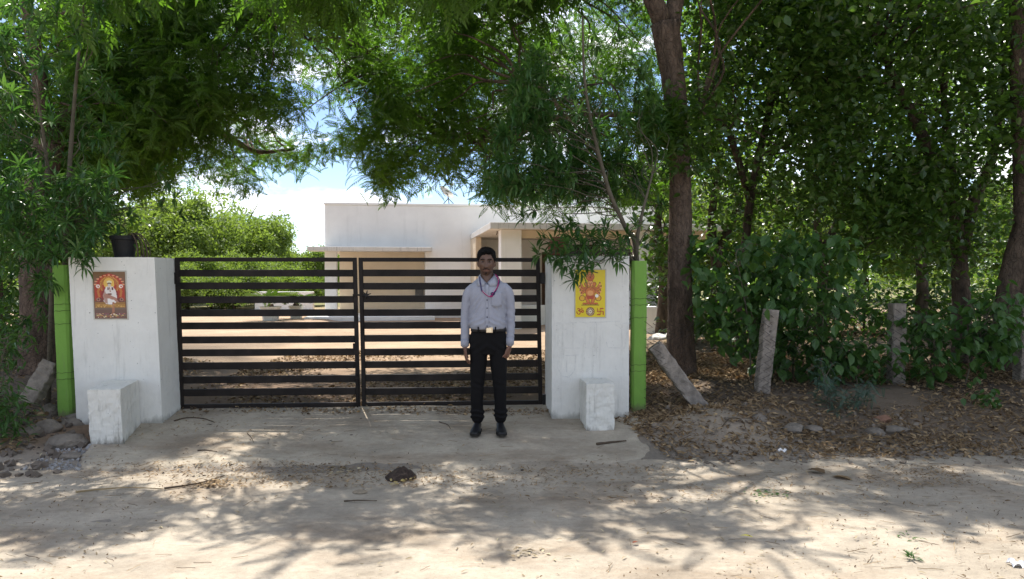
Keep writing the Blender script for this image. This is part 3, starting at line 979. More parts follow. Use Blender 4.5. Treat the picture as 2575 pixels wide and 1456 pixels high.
def scatter(mb, kind, pos, along, size, rng, tint=None, up=None, roll=.5):
    """copies of a leaf template: one per row of pos, pointing along, blade facing roughly up"""
    V, Fc = TPL[kind]
    N = len(pos)
    y = nrm(np.asarray(along, float))
    ref = np.tile((0, 0, 1.), (N, 1)) if up is None else np.asarray(up, float)
    ref = ref + rng.normal(0, roll, (N, 3))
    x = nrm(np.cross(y, ref)); z = np.cross(x, y)
    size = np.broadcast_to(np.asarray(size, float), (N,))
    P = V[None] * size[:, None, None]
    out = pos[:, None] + P[..., 0:1] * x[:, None] + P[..., 1:2] * y[:, None] + P[..., 2:3] * z[:, None]
    if tint is None: tint = rng.beta(1.6, 2.2, N)
    a = np.ones((N, len(V), 4)); a[..., :3] = tint[:, None, None]
    Q = (np.arange(N)[:, None, None] * len(V) + Fc[None]).reshape(-1, Fc.shape[1])
    mb.add(out.reshape(-1, 3), Q, 0, a.reshape(-1, 4))

def in_poly(px, py, poly):
    m = np.zeros(px.shape, bool); n = len(poly)
    for i in range(n):
        x0, y0 = poly[i]; x1, y1 = poly[(i + 1) % n]
        m ^= ((y0 > py) != (y1 > py)) & (px < (x1 - x0) * (py - y0) / (y1 - y0 + 1e-12) + x0)
    return m

FLECKS = [(-1.05, 7.4, .62, .42), (-.5, 6.15, .5, .22), (-2.9, 6.15, 1.1, .35), (-2.5, 7.2, .34, .25), (-1.9, 7.55, .34, .28), (1.8, 5.75, .6, .22), (3.1, 6.6, .65, .38), (1.5, 6.6, .35, .25), (.9, 5.4, .5, .2), (2.6, 4.7, .6, .25), (.35, 6.9, .3, .2), (4.2, 6.2, .4, .3)]
FLECKS = [(a, b_, c + .27, d + .27) for a, b_, c, d in FLECKS] + [(-1.4, 3.75, 3.6, 1.1), (-3.3, 5.75, 1.6, .55), (-.3, 5.7, .8, .35)]
def region(poly, d0, d1, n, rng, nscale=.9, thr=-.1, seed=1, soft=.25):
    """n points of the volume that shows inside poly between d0 and d1 metres away, clumped by noise"""
    poly = np.array(poly, float)
    lo, hi = poly.min(0), poly.max(0)
    out = []
    tot = 0
    for _ in range(400):
        k = 6000
        px = rng.uniform(lo[0], hi[0], k); py = rng.uniform(lo[1], hi[1], k)
        keep = in_poly(px, py, poly)
        px, py = px[keep], py[keep]
        Y = rng.uniform(d0, d1, len(px))
        u = (px - 1287.5) / F; v = (728 - py) / F
        sp, cp = math.sin(PITCH), math.cos(PITCH)
        t = Y / (cp + v * sp)
        P = np.stack([u * t, Y, CAM_Z + (-sp + v * cp) * t], 1)
        q = wav(P, nscale, seed, 2)
        P = P[q > thr + rng.uniform(-soft, soft, len(P))]
        # gaps cut in the canopy so that sun falls on the chosen FLECKS
        g = P[:, :2] - np.array((SUN.x, SUN.y)) / SUN.z * (P[:, 2:3] - .1)
        w = .25 * wav(g, 3.0, 91, 2)
        gap = np.zeros(len(P), bool)
        for cx, cy, rx, ry in FLECKS:
            gap |= ((g[:, 0] - cx) / rx) ** 2 + ((g[:, 1] - cy) / ry) ** 2 < 1 + 2 * w
        P = P[~(gap & (P[:, 2] > 2.6) & (rng.rand(len(P)) < .95))]
        out.append(P); tot += len(P)
        if tot >= n: break
    return np.concatenate(out)[:n]

def clusters(mb, kind, cen, per, spread, size, rng, droop=.5, out=None, tintv=.5, roll=.5, lean=None):
    N = len(cen)
    c = np.repeat(cen, per, 0)
    d = rng.normal(0, 1, (N * per, 3)); d = nrm(d); d[:, 2] = d[:, 2] * .5 - droop
    if lean is not None: d = d + np.repeat(lean, per, 0)
    p = c + rng.normal(0, spread, (N * per, 3))
    ti = np.clip(np.repeat(rng.beta(1.5, 2.0, N), per) * tintv + rng.beta(1.5, 2.0, N * per) * (1 - tintv), 0, 1)
    scatter(mb, kind, p, d, rng.uniform(size[0], size[1], N * per), rng, ti, roll=roll)

def whorls(mb, tips, dirs, rng, n=(7, 10), size=(.11, .17), open_=.75, kind='lance', tint=None):
    pos, al, sz, ti = [], [], [], []
    for p, d in zip(tips, dirs):
        d = d / np.linalg.norm(d)
        u = np.cross(d, (.31, .77, .2)); u /= np.linalg.norm(u); v = np.cross(d, u)
        base = rng.beta(1.6, 1.8)
        for ring, (op, k0) in enumerate(((open_ * 1.25, 0), (open_ * .7, .4))):
            k = rng.randint(n[0], n[1] + 1) if ring == 0 else rng.randint(3, 6)
            for i in range(k):
                a = 2 * math.pi * (i + k0 + rng.uniform(-.2, .2)) / k
                e = d * (1 - .3 * ring) * .45 + (u * math.cos(a) + v * math.sin(a)) * op
                e[2] += .02
                pos.append(p - d * rng.uniform(0, .05)); al.append(e); sz.append(rng.uniform(*size) * (1 - .25 * ring)); ti.append(np.clip(base + rng.normal(0, .15), 0, 1))
    scatter(mb, kind, np.array(pos), np.array(al), np.array(sz), rng, np.array(ti) if tint is None else np.full(len(pos), tint), roll=.15)

def limb_path(a, b, rng, sag=.1, n=4):
    a, b = np.array(a), np.array(b)
    L_ = np.linalg.norm(b - a)
    P = [a]
    for k in range(1, n):
        f = k / n
        P.append(a + (b - a) * f + np.array((rng.normal(0, .06), rng.normal(0, .06), rng.normal(0, .04) + sag * math.sin(math.pi * f))) * L_)
    P.append(b)
    return spline(P, 4)

def twigs_to(mb, targets, hubs, rng, r0=.022, r1=.004, sag=.12):
    hubs = np.asarray(hubs)
    for t in targets:
        d = np.linalg.norm(hubs - t, axis=1) + rng.uniform(0, .5, len(hubs))
        h = hubs[d.argmin()]
        P = limb_path(h, t, rng, sag)
        mb.tube(P, np.linspace(r0, r1, len(P)), 5, cap=False)

# ------------------------------------------------------------------ planters with cycads, pots
m_planter = wallmat('planter_white', (.66, .65, .60), amt=.5, scale=1.5)
for (xd, yd, Y, w, hgt), lab, lab2, sd in (((681, 811, 23.0, .5, .42), 'larger pale planter in the yard, left of the pair', 'cycad with arching fronds in the larger planter', 5),
                                      ((745, 805, 24.0, .38, .40), 'smaller pale planter in the yard, nearer the house', 'cycad with arching fronds in the smaller planter', 6)):
    p = W(xd, yd, Y); p[2] = Hp(p[0], p[1])
    rings = []
    for z, q in ((0, .8), (.04, .82), (hgt * .85, .98), (hgt * .86, 1.08), (hgt, 1.1), (hgt, .95), (hgt - .05, .93)):
        rings.append([p + np.array((math.copysign(abs(math.cos(a)) ** .35, math.cos(a)) * q * w / 2, math.copysign(abs(math.sin(a)) ** .35, math.sin(a)) * q * w / 2, z)) for a in np.arange(24) * math.pi / 12 + .05])
    tag(MB().loft(rings).build('planter', m_planter, None, loc=p), lab, 'planter', 'planters in the yard')
    rng = np.random.RandomState(sd)
    q = p + np.array((0, 0, hgt - .03))
    root = thing('cycad', lab2, 'plant', q, 'cycads in planters')
    MB().tube([q, q + (0, 0, .06), q + (0, 0, .11)], [.09, .1, .06], 10, jit=.1).build('trunk', m_bark2, root)
    b = MB(); k = 34
    a = rng.uniform(0, 6.28, k); el = rng.uniform(.05, .55, k)
    scatter(b, 'frond', np.tile(q + (0, 0, .10), (k, 1)), np.stack([np.cos(a), np.sin(a), el], 1), rng.uniform(.75, 1.0, k) * (w / .5) ** .3, rng, roll=.1)
    b.build('fronds', m_cycas, root, kind='stuff')

def pot(p, r, h, mat, label, name='flower_pot'):
    rings = []
    for z, q in ((0, .72), (.02, .74), (h * .8, .95), (h * .82, 1.06), (h, 1.08), (h, .95), (h - .04, .92), (h - .05, .1)):
        rings.append([p + np.array((math.cos(a) * q * r, math.sin(a) * q * r, z)) for a in np.arange(28) * 2 * math.pi / 28])
    return tag(MB().loft(rings).build(name, mat, None, loc=p, smooth=False), label, 'pot')
pp = W(313, 643, 7.62); pp[2] = 1.766
pot(pp, .125, .215, m_blackplastic, 'black plastic flower pot on top of the left pillar')
pd = thing('potted_plant', 'withered dark plant with curling stems in the black pot', 'plant', pp + (0, 0, .17))
rng = np.random.RandomState(12)
b = MB()
for k in range(9):
    a = rng.uniform(-.8, 1.2)
    c = pp + np.array((.05 * math.cos(a), .05 * math.sin(a), .18))
    d = np.array((math.cos(a), math.sin(a) * .4, 0))
    b.tube(spline([c, c + d * .08 + (0, 0, .06), c + d * .17 + (0, 0, -.02), c + d * .2 + (0, 0, -.14), c + d * (.16 + .05 * rng.rand()) + (0, 0, -.18)], 5), .005, 5)
b.build('stem', m_twig, pd, kind='stuff')
b = MB()
clusters(b, 'lance', np.array([pp + (0.05, 0, .22), pp + (-.05, .02, .21)]), 8, .04, (.08, .14), rng, droop=.2)
b.build('leaves', m_shrub, pd, kind='stuff')
pq = W(1404, 640, 7.95); pq[2] = 1.786
b = MB()
rings = []
for z, q in ((0, .55), (.03, .8), (.08, 1.0), (.13, .98), (.17, .75), (.185, .58), (.2, .62), (.2, .5), (.16, .45)):
    rings.append([pq + np.array((math.cos(a) * q * .11, math.sin(a) * q * .11, z)) for a in np.arange(28) * 2 * math.pi / 28])
tag(b.loft(rings).build('clay_pot', m_clay, None, loc=pq, smooth=True), 'rounded red clay pot on top of the right pillar', 'pot')

# ------------------------------------------------------------------ man
MX, MY = -.227, 7.20
MZ = Hp(MX, MY) + .016
man = thing('person', 'man in a grey long sleeved shirt and black trousers standing before the gate', 'person', (MX, MY, MZ))
mo = np.array((MX, MY, MZ))

def skinmat():
    m, nt, p = newmat('brown_skin')
    a = nt.nodes.new('ShaderNodeAttribute'); a.attribute_name = 'Col'
    n = noise(nt, 30, 4)
    g = ramp(nt, n.outputs['Fac'], [(.3, .88), (.7, 1.1)])
    nt.links.new(mixc(nt, 1.0, a.outputs['Color'], g, 'MULTIPLY'), p.inputs['Base Color'])
    p.inputs['Roughness'].default_value = .48
    p.inputs['Specular IOR Level'].default_value = .4
    p.inputs['Subsurface Weight'].default_value = .08
    p.inputs['Subsurface Radius'].default_value = (.01, .004, .002)
    return m
m_skin = skinmat()
def clothmat(name, col, var=.08, weave=900, rough=.85):
    m, nt, p = newmat(name)
    n = noise(nt, 9, 5); n2 = noise(nt, weave, 2)
    c = ramp(nt, n.outputs['Fac'], [(.3, tuple(x * (1 - var) for x in col)), (.7, tuple(x * (1 + var) for x in col))])
    f = ramp(nt, n2.outputs['Fac'], [(.4, .86), (.6, 1.08)])
    nt.links.new(mixc(nt, 1.0, c, f, 'MULTIPLY'), p.inputs['Base Color'])
    p.inputs['Roughness'].default_value = rough
    p.inputs['Specular IOR Level'].default_value = .2
    p.inputs['Sheen Weight'].default_value = .0
    n3 = noise(nt, 26, 3)
    bumpn(nt, p, n3.outputs['Fac'], .25, .008)
    return m
m_shirt = clothmat('grey_shirt_cloth', (.335, .34, .39))
m_trouser = clothmat('black_trouser_cloth', (.006, .0055, .006))
m_shoe = M('black_leather', (.012, .012, .014), rough=.35, var=.3, scale=12, bump=.1, spec=.5)
m_sole = M('shoe_sole', (.02, .018, .016), rough=.8, var=.3)
m_belt = M('belt_leather', (.022, .019, .018), rough=.4, var=.2, bump=.1, spec=.5)
m_buckle = M('brass_buckle', (.62, .50, .36), rough=.3, var=.1, metal=.9, bump=0)
m_hair = M('black_hair', (.006, .005, .005), rough=.75, var=.5, scale=50, bump=.8, bscale=160, spec=.15)
m_eye = M('eye_white', (.17, .14, .125), rough=.2, var=.03, bump=0, spec=.5)
m_iris = M('dark_iris', (.008, .005, .004), rough=.1, var=.1, bump=0, spec=.6)
m_button = M('navy_button', (.012, .014, .04), rough=.35, var=.1, bump=0)
m_lany = M('magenta_ribbon', (.33, .02, .13), rough=.6, var=.12, scale=30)
m_lany2 = M('navy_ribbon', (.03, .025, .10), rough=.6, var=.2, scale=30)
m_whitetxt = M('white_print', (.7, .65, .7), bump=0)

DG = lambda: bpy.context.evaluated_depsgraph_get()
def fuse(mb, name, mats, voxel, smooth_it, parent, fn=None, colfn=None):
    """one continuous surface from overlapping closed pieces"""
    o = mb.build('tmp', mats[0], None)
    m = o.modifiers.new('r', 'REMESH'); m.mode = 'VOXEL'; m.voxel_size = voxel; m.use_smooth_shade = True
    if smooth_it:
        s = o.modifiers.new('s', 'SMOOTH'); s.factor = .5; s.iterations = smooth_it
    me = bpy.data.meshes.new_from_object(o.evaluated_get(DG()))
    bpy.data.objects.remove(o, do_unlink=True)
    n = len(me.vertices)
    V = np.zeros(n * 3, np.float32); me.vertices.foreach_get('co', V); V = V.reshape(-1, 3).astype(float)
    N = np.zeros(n * 3, np.float32); me.vertex_normals.foreach_get('vector', N); N = N.reshape(-1, 3)
    if fn is not None:
        V = V + N * fn(V)[:, None]
    cols = colfn(V) if colfn else None
    me.vertices.foreach_set('co', (V - (OFF[parent] - mo)).astype(np.float32).ravel()) if False else me.vertices.foreach_set('co', V.astype(np.float32).ravel())
    if cols is not None:
        at = me.attributes.new('Col', 'FLOAT_COLOR', 'POINT')
        at.data.foreach_set('color', np.concatenate([cols, np.ones((n, 1))], 1).astype(np.float32).ravel())
    me.update()
    me.materials.clear()
    for q in mats: me.materials.append(q)
    me.polygons.foreach_set('use_smooth', np.full(len(me.polygons), True))
    ob = bpy.data.objects.new(name, me)
    C.objects.link(ob); ob.parent = parent; OFF[ob] = OFF[parent]
    return ob

def ering(cx, cy, z, hw, hf, hb, n=28, p=2.3):
    """squarish ring: half width hw, front depth hf, back depth hb"""
    out = []
    for k in range(n):
        a = 2 * math.pi * k / n
        c, s_ = math.cos(a), math.sin(a)
        x = math.copysign(abs(c) ** (2 / p), c) * hw
        y = math.copysign(abs(s_) ** (2 / p), s_) * (hb if s_ > 0 else hf)
        out.append((cx + x, cy + y, z))
    return out
def tz(mb, P, r, n=14, squash=1.0):
    P = spline(P, 5)
    rr_ = np.interp(np.linspace(0, 1, len(P)), np.linspace(0, 1, len(r)), r)
    mb.tube(P, rr_, n, squash=squash)
    mb.ball(P[0], rr_[0], 12, 8); mb.ball(P[-1], rr_[-1] , 12, 8)

# --- body: head, neck, trunk, arms, hands, legs, feet in one skin
body = MB()
HC = np.array((-.012, -.005, 1.593))
nu, nv = 56, 44
rings = []
for k in range(1, nv):
    th = math.pi * k / nv
    zz = -math.cos(th)
    ring = []
    for j in range(nu):
        a = 2 * math.pi * j / nu
        c, s_ = math.cos(a), math.sin(a)
        jaw = 1 - .30 * max(0, -zz - .1) ** 1.5
        x = c * math.sin(th) ** .85 * .076 * jaw
        y = s_ * math.sin(th) ** .9 * (.098 if s_ > 0 else .088)
        z = zz * .122
        if s_ < 0 and zz < 0: y *= 1 - .05 * (-zz)
        if s_ > 0 and zz < -.2: y *= 1 - .55 * (-zz - .2)
        p = np.array((x, y, z))
        if y < 0:
            fx = abs(x)
            # nose
            h = np.clip((.016 - z) / .056, 0, 1) if z > -.047 else np.clip(1 - (-.047 - z) / .01, 0, 1)
            wn_ = .007 + .010 * np.clip((.01 - z) / .055, 0, 1)
            p[1] -= (.004 + .026 * h) * math.exp(-(x / wn_) ** 2) * (1 if -.06 < z < .03 else 0)
            # nostril wings
            p[1] -= .008 * math.exp(-((fx - .014) / .007) ** 2 - ((z + .042) / .008) ** 2)
            # eye sockets, brows, cheekbones, lips, chin
            p[1] += .012 * math.exp(-((fx - .032) / .017) ** 2 - ((z - .010) / .012) ** 2)
            p[1] -= .006 * math.exp(-((fx - .030) / .024) ** 2 - ((z - .030) / .009) ** 2)
            p[1] -= .005 * math.exp(-((fx - .045) / .018) ** 2 - ((z + .022) / .016) ** 2)
            p[1] -= .009 * math.exp(-(x / .024) ** 2 - ((z + .066) / .006) ** 2)
            p[1] -= .010 * math.exp(-(x / .020) ** 2 - ((z + .082) / .007) ** 2)
            p[1] += .006 * math.exp(-(x / .024) ** 2 - ((z + .074) / .003) ** 2)
            p[1] -= .010 * math.exp(-(x / .022) ** 2 - ((z + .112) / .014) ** 2)
        ring.append(HC + p)
    rings.append(ring)
body.loft(rings)
for sx in (-1, 1):
    body.ball(HC + np.array((sx * .079, .012, -.008)), (.010, .020, .031), 12, 8)
    body.ball(HC + np.array((sx * .076, .004, -.030)), (.008, .012, .012), 10, 6)
tz(body, [(-.012, .028, 1.53), (-.008, .026, 1.47), (-.002, .02, 1.40), (0, .02, 1.33)], [.058, .060, .068, .08], 18)
body.loft([ering(0, .015, z, w, f, bk) for z, w, f, bk in ((.80, .12, .085, .09), (.95, .135, .09, .09), (1.1, .135, .09, .09), (1.28, .135, .09, .09), (1.34, .11, .06, .07), (1.40, .07, .045, .06))])
SHL, ELL, WRL = (-.150, .02, 1.325), (-.205, .03, 1.09), (-.213, -.015, .825)
SHR, ELR, WRR = (.155, .02, 1.335), (.206, .03, 1.10), (.206, -.02, .835)
for sh, el, wr in ((SHL, ELL, WRL), (SHR, ELR, WRR)):
    tz(body, [sh, el, wr], [.030, .032, .024])
LEG = {-1: [(-.085, .01, .88), (-.088, .0, .66), (-.097, .0, .45), (-.101, .025, .10)], 1: [(.092, .01, .88), (.100, .0, .66), (.110, .0, .45), (.119, .025, .10)]}
for sx in (-1, 1):
    tz(body, LEG[sx], [.07, .062, .05, .036])
    fx = LEG[sx][3][0]
    tz(body, [(fx, .05, .055), (fx + sx * .004, -.03, .045), (fx + sx * .009, -.10, .033)], [.026, .022, .014], squash=.8)

def hand(mb, wr, dirv, palmn, thumb_side, curl, spread=.16):
    d = np.array(dirv, float); d /= np.linalg.norm(d)
    pn = np.array(palmn, float); pn -= d * pn.dot(d); pn /= np.linalg.norm(pn)
    ac = np.cross(d, pn) * thumb_side           # towards the thumb
    w = np.array(wr, float)
    # palm
    rings = []
    for f, hw, hd in ((-.035, .020, .018), (0, .024, .017), (.03, .036, .016), (.065, .041, .014), (.085, .038, .012), (.095, .028, .008)):
        rings.append([w + d * f + ac * (hw * math.cos(a)) + pn * (hd * math.sin(a)) for a in np.arange(16) * math.pi / 8])
    mb.loft(rings)
    for k, (off, ln) in enumerate(((.029, .070), (.010, .079), (-.010, .073), (-.029, .056))):
        P = [w + d * .07 + ac * off * .95]
        ang = 0; dd = d + ac * off * spread * 10 * .3
        dd /= np.linalg.norm(dd)
        for seg, fr_ in enumerate((.02, .42, .32, .26)):
            cu = 0 if seg == 0 else curl * (1 + .12 * k)
            ang += cu
            e = dd * math.cos(ang) + pn * math.sin(ang)
            P.append(P[-1] + e * (ln * fr_ if seg else .022))
        r = [.0088, .0086, .0082, .0075, .006]
        mb.tube(P, r, 9); mb.ball(P[-1], .0062, 8, 6)
        for q, rr_ in zip(P[1:-1], r[1:]): mb.ball(q, rr_, 8, 6)
    P = [w + d * .022 + ac * .022, w + d * .045 + ac * .042 + pn * .010, w + d * .074 + ac * .050 + pn * .020, w + d * .098 + ac * .046 + pn * .028]
    mb.tube(P, [.013, .0115, .010, .0075], 9); mb.ball(P[-1], .0076, 8, 6)
hand(body, (-.213, -.018, .805), (.10, -.16, -1), (1, .25, .1), -1, .22)
hand(body, (.206, -.024, .812), (-.35, -.22, -1), (-.75, .6, .35), 1, .42)

def bodycol(V):
    base = np.array((.125, .068, .045))
    c = np.tile(base, (len(V), 1))
    p = V - HC
    fr = p[:, 1] < -.03
    lips = fr * np.exp(-(p[:, 0] / .024) ** 2 - ((p[:, 2] + .075) / .010) ** 2)
    c = c * (1 - lips[:, None] * .75) + lips[:, None] * .75 * np.array((.19, .085, .070))
    beard = np.exp(-((p[:, 2] + .10) / .030) ** 2) * (p[:, 1] < .03) * (np.abs(p[:, 2]) < .14)
    c *= (1 - .38 * beard * (1 - lips))[:, None]
    eye_tone = fr * np.exp(-((np.abs(p[:, 0]) - .032) / .020) ** 2 - ((p[:, 2] - .010) / .014) ** 2)  # skin colour darker around the eyes
    c *= (1 - .25 * eye_tone)[:, None]
    hi = fr * np.exp(-((p[:, 0]) / .05) ** 2 - ((p[:, 2] - .055) / .025) ** 2)  # skin colour lighter across the forehead
    c *= (1 + .18 * hi)[:, None]
    hand_ = (V[:, 2] < .9)
    c[hand_] *= np.array((1.35, 1.2, 1.15))
    return c
bo = fuse(body, 'body', [m_skin], .0042, 2, man, None, bodycol)

def mp_(mb, name, mat, parent, smooth=True):
    """build a part given in the man's own frame"""
    for i, (V, a) in enumerate(mb.att): mb.att[i] = (V + mo, a)
    return mb.build(name, mat, parent, smooth)
# face pieces
for sx in (-1, 1):
    ec = HC + np.array((sx * .032, -.0730, .010))
    e = mp_(MB().ball(ec, (.0125, .0095, .0048), 16, 10), 'eye', m_eye, man)
    mp_(MB().ball(ec + np.array((.001, -.0075, .0008)), (.0058, .005, .0056), 12, 8), 'iris', m_iris, e)
    mp_(MB().tube(spline([HC + np.array((sx * x, y, z)) for x, y, z in ((.013, -.092, .024), (.030, -.093, .031), (.047, -.083, .028), (.054, -.074, .023))], 4), [.0028] * 5 + [.0042] * 4 + [.003] * 4, 8), 'eyebrow', m_hair, man)
b = MB()
for sx in (-1, 1):
    b.tube(spline([HC + np.array((sx * x, y, z)) for x, y, z in ((.002, -.1035, -.0585), (.014, -.101, -.0600), (.025, -.0945, -.0635), (.031, -.088, -.068))], 4), .0030, 8)
mp_(b, 'moustache', m_hair, man)
mp_(MB().tube(spline([HC + np.array((x, y, z)) for x, y, z in ((-.008, -.101, -.098), (0, -.104, -.0985), (.008, -.101, -.098))], 4), .0042, 8), 'chin_tuft', m_hair, man)
mp_(MB().obox(-.011, .011, -.0975, -.094, -.0755, -.0720, (HC[0], HC[1])) , 'teeth', m_eye, man) if False else None
# hair: a shell over the skull plus loose tufts
rng = np.random.RandomState(31)
hr = MB(); rings = []
nu, nv = 64, 26
for k in range(nv + 1):
    ring = []
    for j in range(nu):
        a = 2 * math.pi * j / nu
        c, s_ = math.cos(a), math.sin(a)
        # lowest latitude depends on direction: high at the forehead, low at the nape, to the ears at the sides
        low = .60 if s_ < -.55 else (-.02 if s_ < .15 else -.45)
        if -.80 < s_ <= -.40: low = .60 + (s_ + .80) / .40 * (-.45)
        if s_ <= -.80: low = .60
        if -.40 < s_ < .15: low = .15 + (s_ + .40) / .55 * (-.2)
        if s_ >= .15: low = -.05 - (s_ - .15) / .85 * .55
        low += .035 * math.sin(11 * a) + .03 * math.sin(23 * a + 1) + (.05 * c if s_ < -.4 else 0)
        zz = low + (1 - low) * (k / nv) * .9995
        th = math.sqrt(max(0, 1 - zz * zz))
        thick = .010 + .014 * sstep(np.array(zz), .1, .8) + .004 * math.sin(9 * a + 5 * zz) * math.sin(7 * zz + 2 * a) + rng.normal(0, .0016)
        thick *= float(sstep(np.array(k / nv), -.04, .30))
        ring.append(HC + np.array((c * th ** .80 * (.0795 + thick * 1.0), s_ * th ** .9 * ((.099 if s_ > 0 else .086) + thick), zz * (.122 + thick))))
    rings.append(ring)
hr.loft(rings)
for i in range(620):
    a = rng.uniform(0, 6.28); zz = rng.uniform(.60, .99) if math.sin(a) < 0 else rng.uniform(.2, .99)
    th = math.sqrt(1 - zz * zz)
    n_ = np.array((math.cos(a) * th, math.sin(a) * th, zz))
    p = HC + n_ * np.array((.088, .104, .142))
    t = np.array((rng.normal(.3, .6), rng.normal(-.4, .5), .25)); t = t - n_ * t.dot(n_) * .55
    e = p + t * rng.uniform(.008, .022)
    hr.tube([p - n_ * .008, (p + e) / 2 + n_ * .003, e], [.004, .003, .0008], 4)
mp_(hr, 'hair', m_hair, man)

# shirt
sh = MB()
sh.loft([ering(cx, cy, z, w, f, bk, 36, 2.5) for z, cx, cy, w, f, bk in (
    (.955, .006, .012, .152, .108, .100), (.985, .004, .01, .166, .126, .108), (1.02, .0, .01, .174, .136, .114), (1.08, -.002, .012, .168, .132, .112), (1.16, .0, .014, .163, .126, .110),
    (1.24, .002, .016, .166, .126, .112), (1.31, .002, .018, .172, .122, .112), (1.36, .003, .02, .176, .108, .106), (1.393, .003, .022, .160, .086, .094), (1.418, .001, .026, .130, .052, .078), (1.442, -.003, .030, .098, .034, .064), (1.462, -.006, .034, .072, .022, .052))])
tz(sh, [(-.142, .022, 1.352), (-.184, .022, 1.29), (-.205, .03, 1.12), (-.212, .012, .97), (-.214, -.012, .826)], [.048, .053, .048, .042, .037], 18)
tz(sh, [(.147, .022, 1.362), (.190, .022, 1.30), (.208, .03, 1.13), (.212, .010, .98), (.207, -.018, .842)], [.048, .053, .048, .043, .037], 18)
def shirt_fold(V):
    x, y, z = V[:, 0], V[:, 1], V[:, 2]
    ax_ = np.abs(x)
    d = .0016 * wav(V, 14, 51, 3)
    # pulls from the armpits and blousing above the belt
    for sx in (-1, 1):
        q = (z - 1.23) * .8 + (x * sx - .14) * 1.2
        m = np.exp(-((x * sx - .11) / .06) ** 2 - ((z - 1.20) / .10) ** 2)
        d += .006 * m * np.sin(q * 110)
        q2 = z + .45 * x * sx
        m2 = np.exp(-((z - 1.045) / .05) ** 2) * (ax_ < .175)
        d += .0042 * m2 * np.sin(q2 * 120 + 7 * x * sx) * (x * sx > -.02)
        arm = (ax_ > .165) * (x * sx > 0)
        nn = wav(V, 6, 57, 2)
        d += .0048 * arm * (.4 + nn) * np.sin(z * 80 + 45 * y + 30 * x + 4 * nn) * np.exp(-((z - 1.08) / .13) ** 2)
        d += .0035 * arm * (.4 + nn) * np.sin(z * 120 + 50 * y + 3 * nn) * np.exp(-((z - .90) / .06) ** 2)
    d -= .004 * np.exp(-((x - .07 - .35 * (1.15 - z)) / .012) ** 2) * np.exp(-((z - 1.15) / .10) ** 2) * (y < 0)
    return d
shirt = fuse(sh, 'shirt', [m_shirt], .0055, 3, man, shirt_fold)
# front edge of the shirt at a height, to lay pieces on it
SV = np.zeros(len(shirt.data.vertices) * 3, np.float32); shirt.data.vertices.foreach_get('co', SV); SV = SV.reshape(-1, 3)
def front(x, z):
    d = (SV[:, 0] - x) ** 2 + (SV[:, 2] - z) ** 2
    near = SV[(d < .012 ** 2) & (SV[:, 1] < .05)]
    return near[:, 1].min() if len(near) else SV[d.argmin()][1]
PL = -.004
b = MB(); rowL, rowR = [], []
zs = np.linspace(.985, 1.395, 26)
for z in zs:
    y = front(PL, z)
    rowL.append((PL - .017, y - .0018, z)); rowR.append((PL + .017, y - .0022, z))
k = len(zs)
b.add(rowL + rowR, [(i, k + i, k + i + 1, i + 1) for i in range(k - 1)])
o = mp_(b, 'placket', m_shirt, man); q = o.modifiers.new('t', 'SOLIDIFY'); q.thickness = .002
for z in (1.395, 1.247, 1.172, 1.090, 1.008):
    c = np.array((PL + .002, front(PL, z) - .003, z))
    mp_(MB().tube([c, c + (0, -.003, 0)], .0062, 10), 'button', m_button, man)
# chest pocket
zs = np.linspace(1.19, 1.325, 8); xs_ = np.linspace(.035, .135, 7)
V = [(x, front(x, z) - .0028, z - (.012 if abs(x - .085) < .02 and z < 1.2 else 0)) for z in zs for x in xs_]
b = MB().add(V, [(r * 7 + c, r * 7 + c + 1, r * 7 + c + 8, r * 7 + c + 7) for r in range(7) for c in range(6)])
o = mp_(b, 'pocket', m_shirt, man); q = o.modifiers.new('t', 'SOLIDIFY'); q.thickness = .0025
# collar: stand and two points
for sx in (-1, 1):
    inner = [(-.006 + sx * x, y, z) for x, y, z in ((.004, -.052, 1.405), (.030, -.050, 1.432), (.055, -.028, 1.462), (.066, .015, 1.484), (.05, .07, 1.492), (.0, .085, 1.494))]
    outer = [(-.006 + sx * x, y, z) for x, y, z in ((.030, -.083, 1.372), (.088, -.076, 1.378), (.094, -.040, 1.408), (.092, .018, 1.432), (.066, .085, 1.440), (.0, .104, 1.440))]
    I, O = spline(inner, 5), spline(outer, 5)
    mid = (I + O) / 2 + np.array((0, -.004, .012))
    V = np.concatenate([I, mid, O]); k = len(I)
    b = MB().add(V, [(r * k + i, r * k + i + 1, (r + 1) * k + i + 1, (r + 1) * k + i) for r in range(2) for i in range(k - 1)])
    o = mp_(b, 'collar', m_shirt, man); q = o.modifiers.new('t', 'SOLIDIFY'); q.thickness = .004
for wr, x0, nm in ((-.214, -.012, 'cuff'), (.207, -.018, 'cuff')):
    z0 = .812 if wr < 0 else .828
    mp_(MB().tube([(wr, x0, z0 - .002), (wr, x0 + .002, z0 + .03), (wr, x0 + .006, z0 + .06)], [.0385, .0395, .040], 22), nm, m_shirt, man)

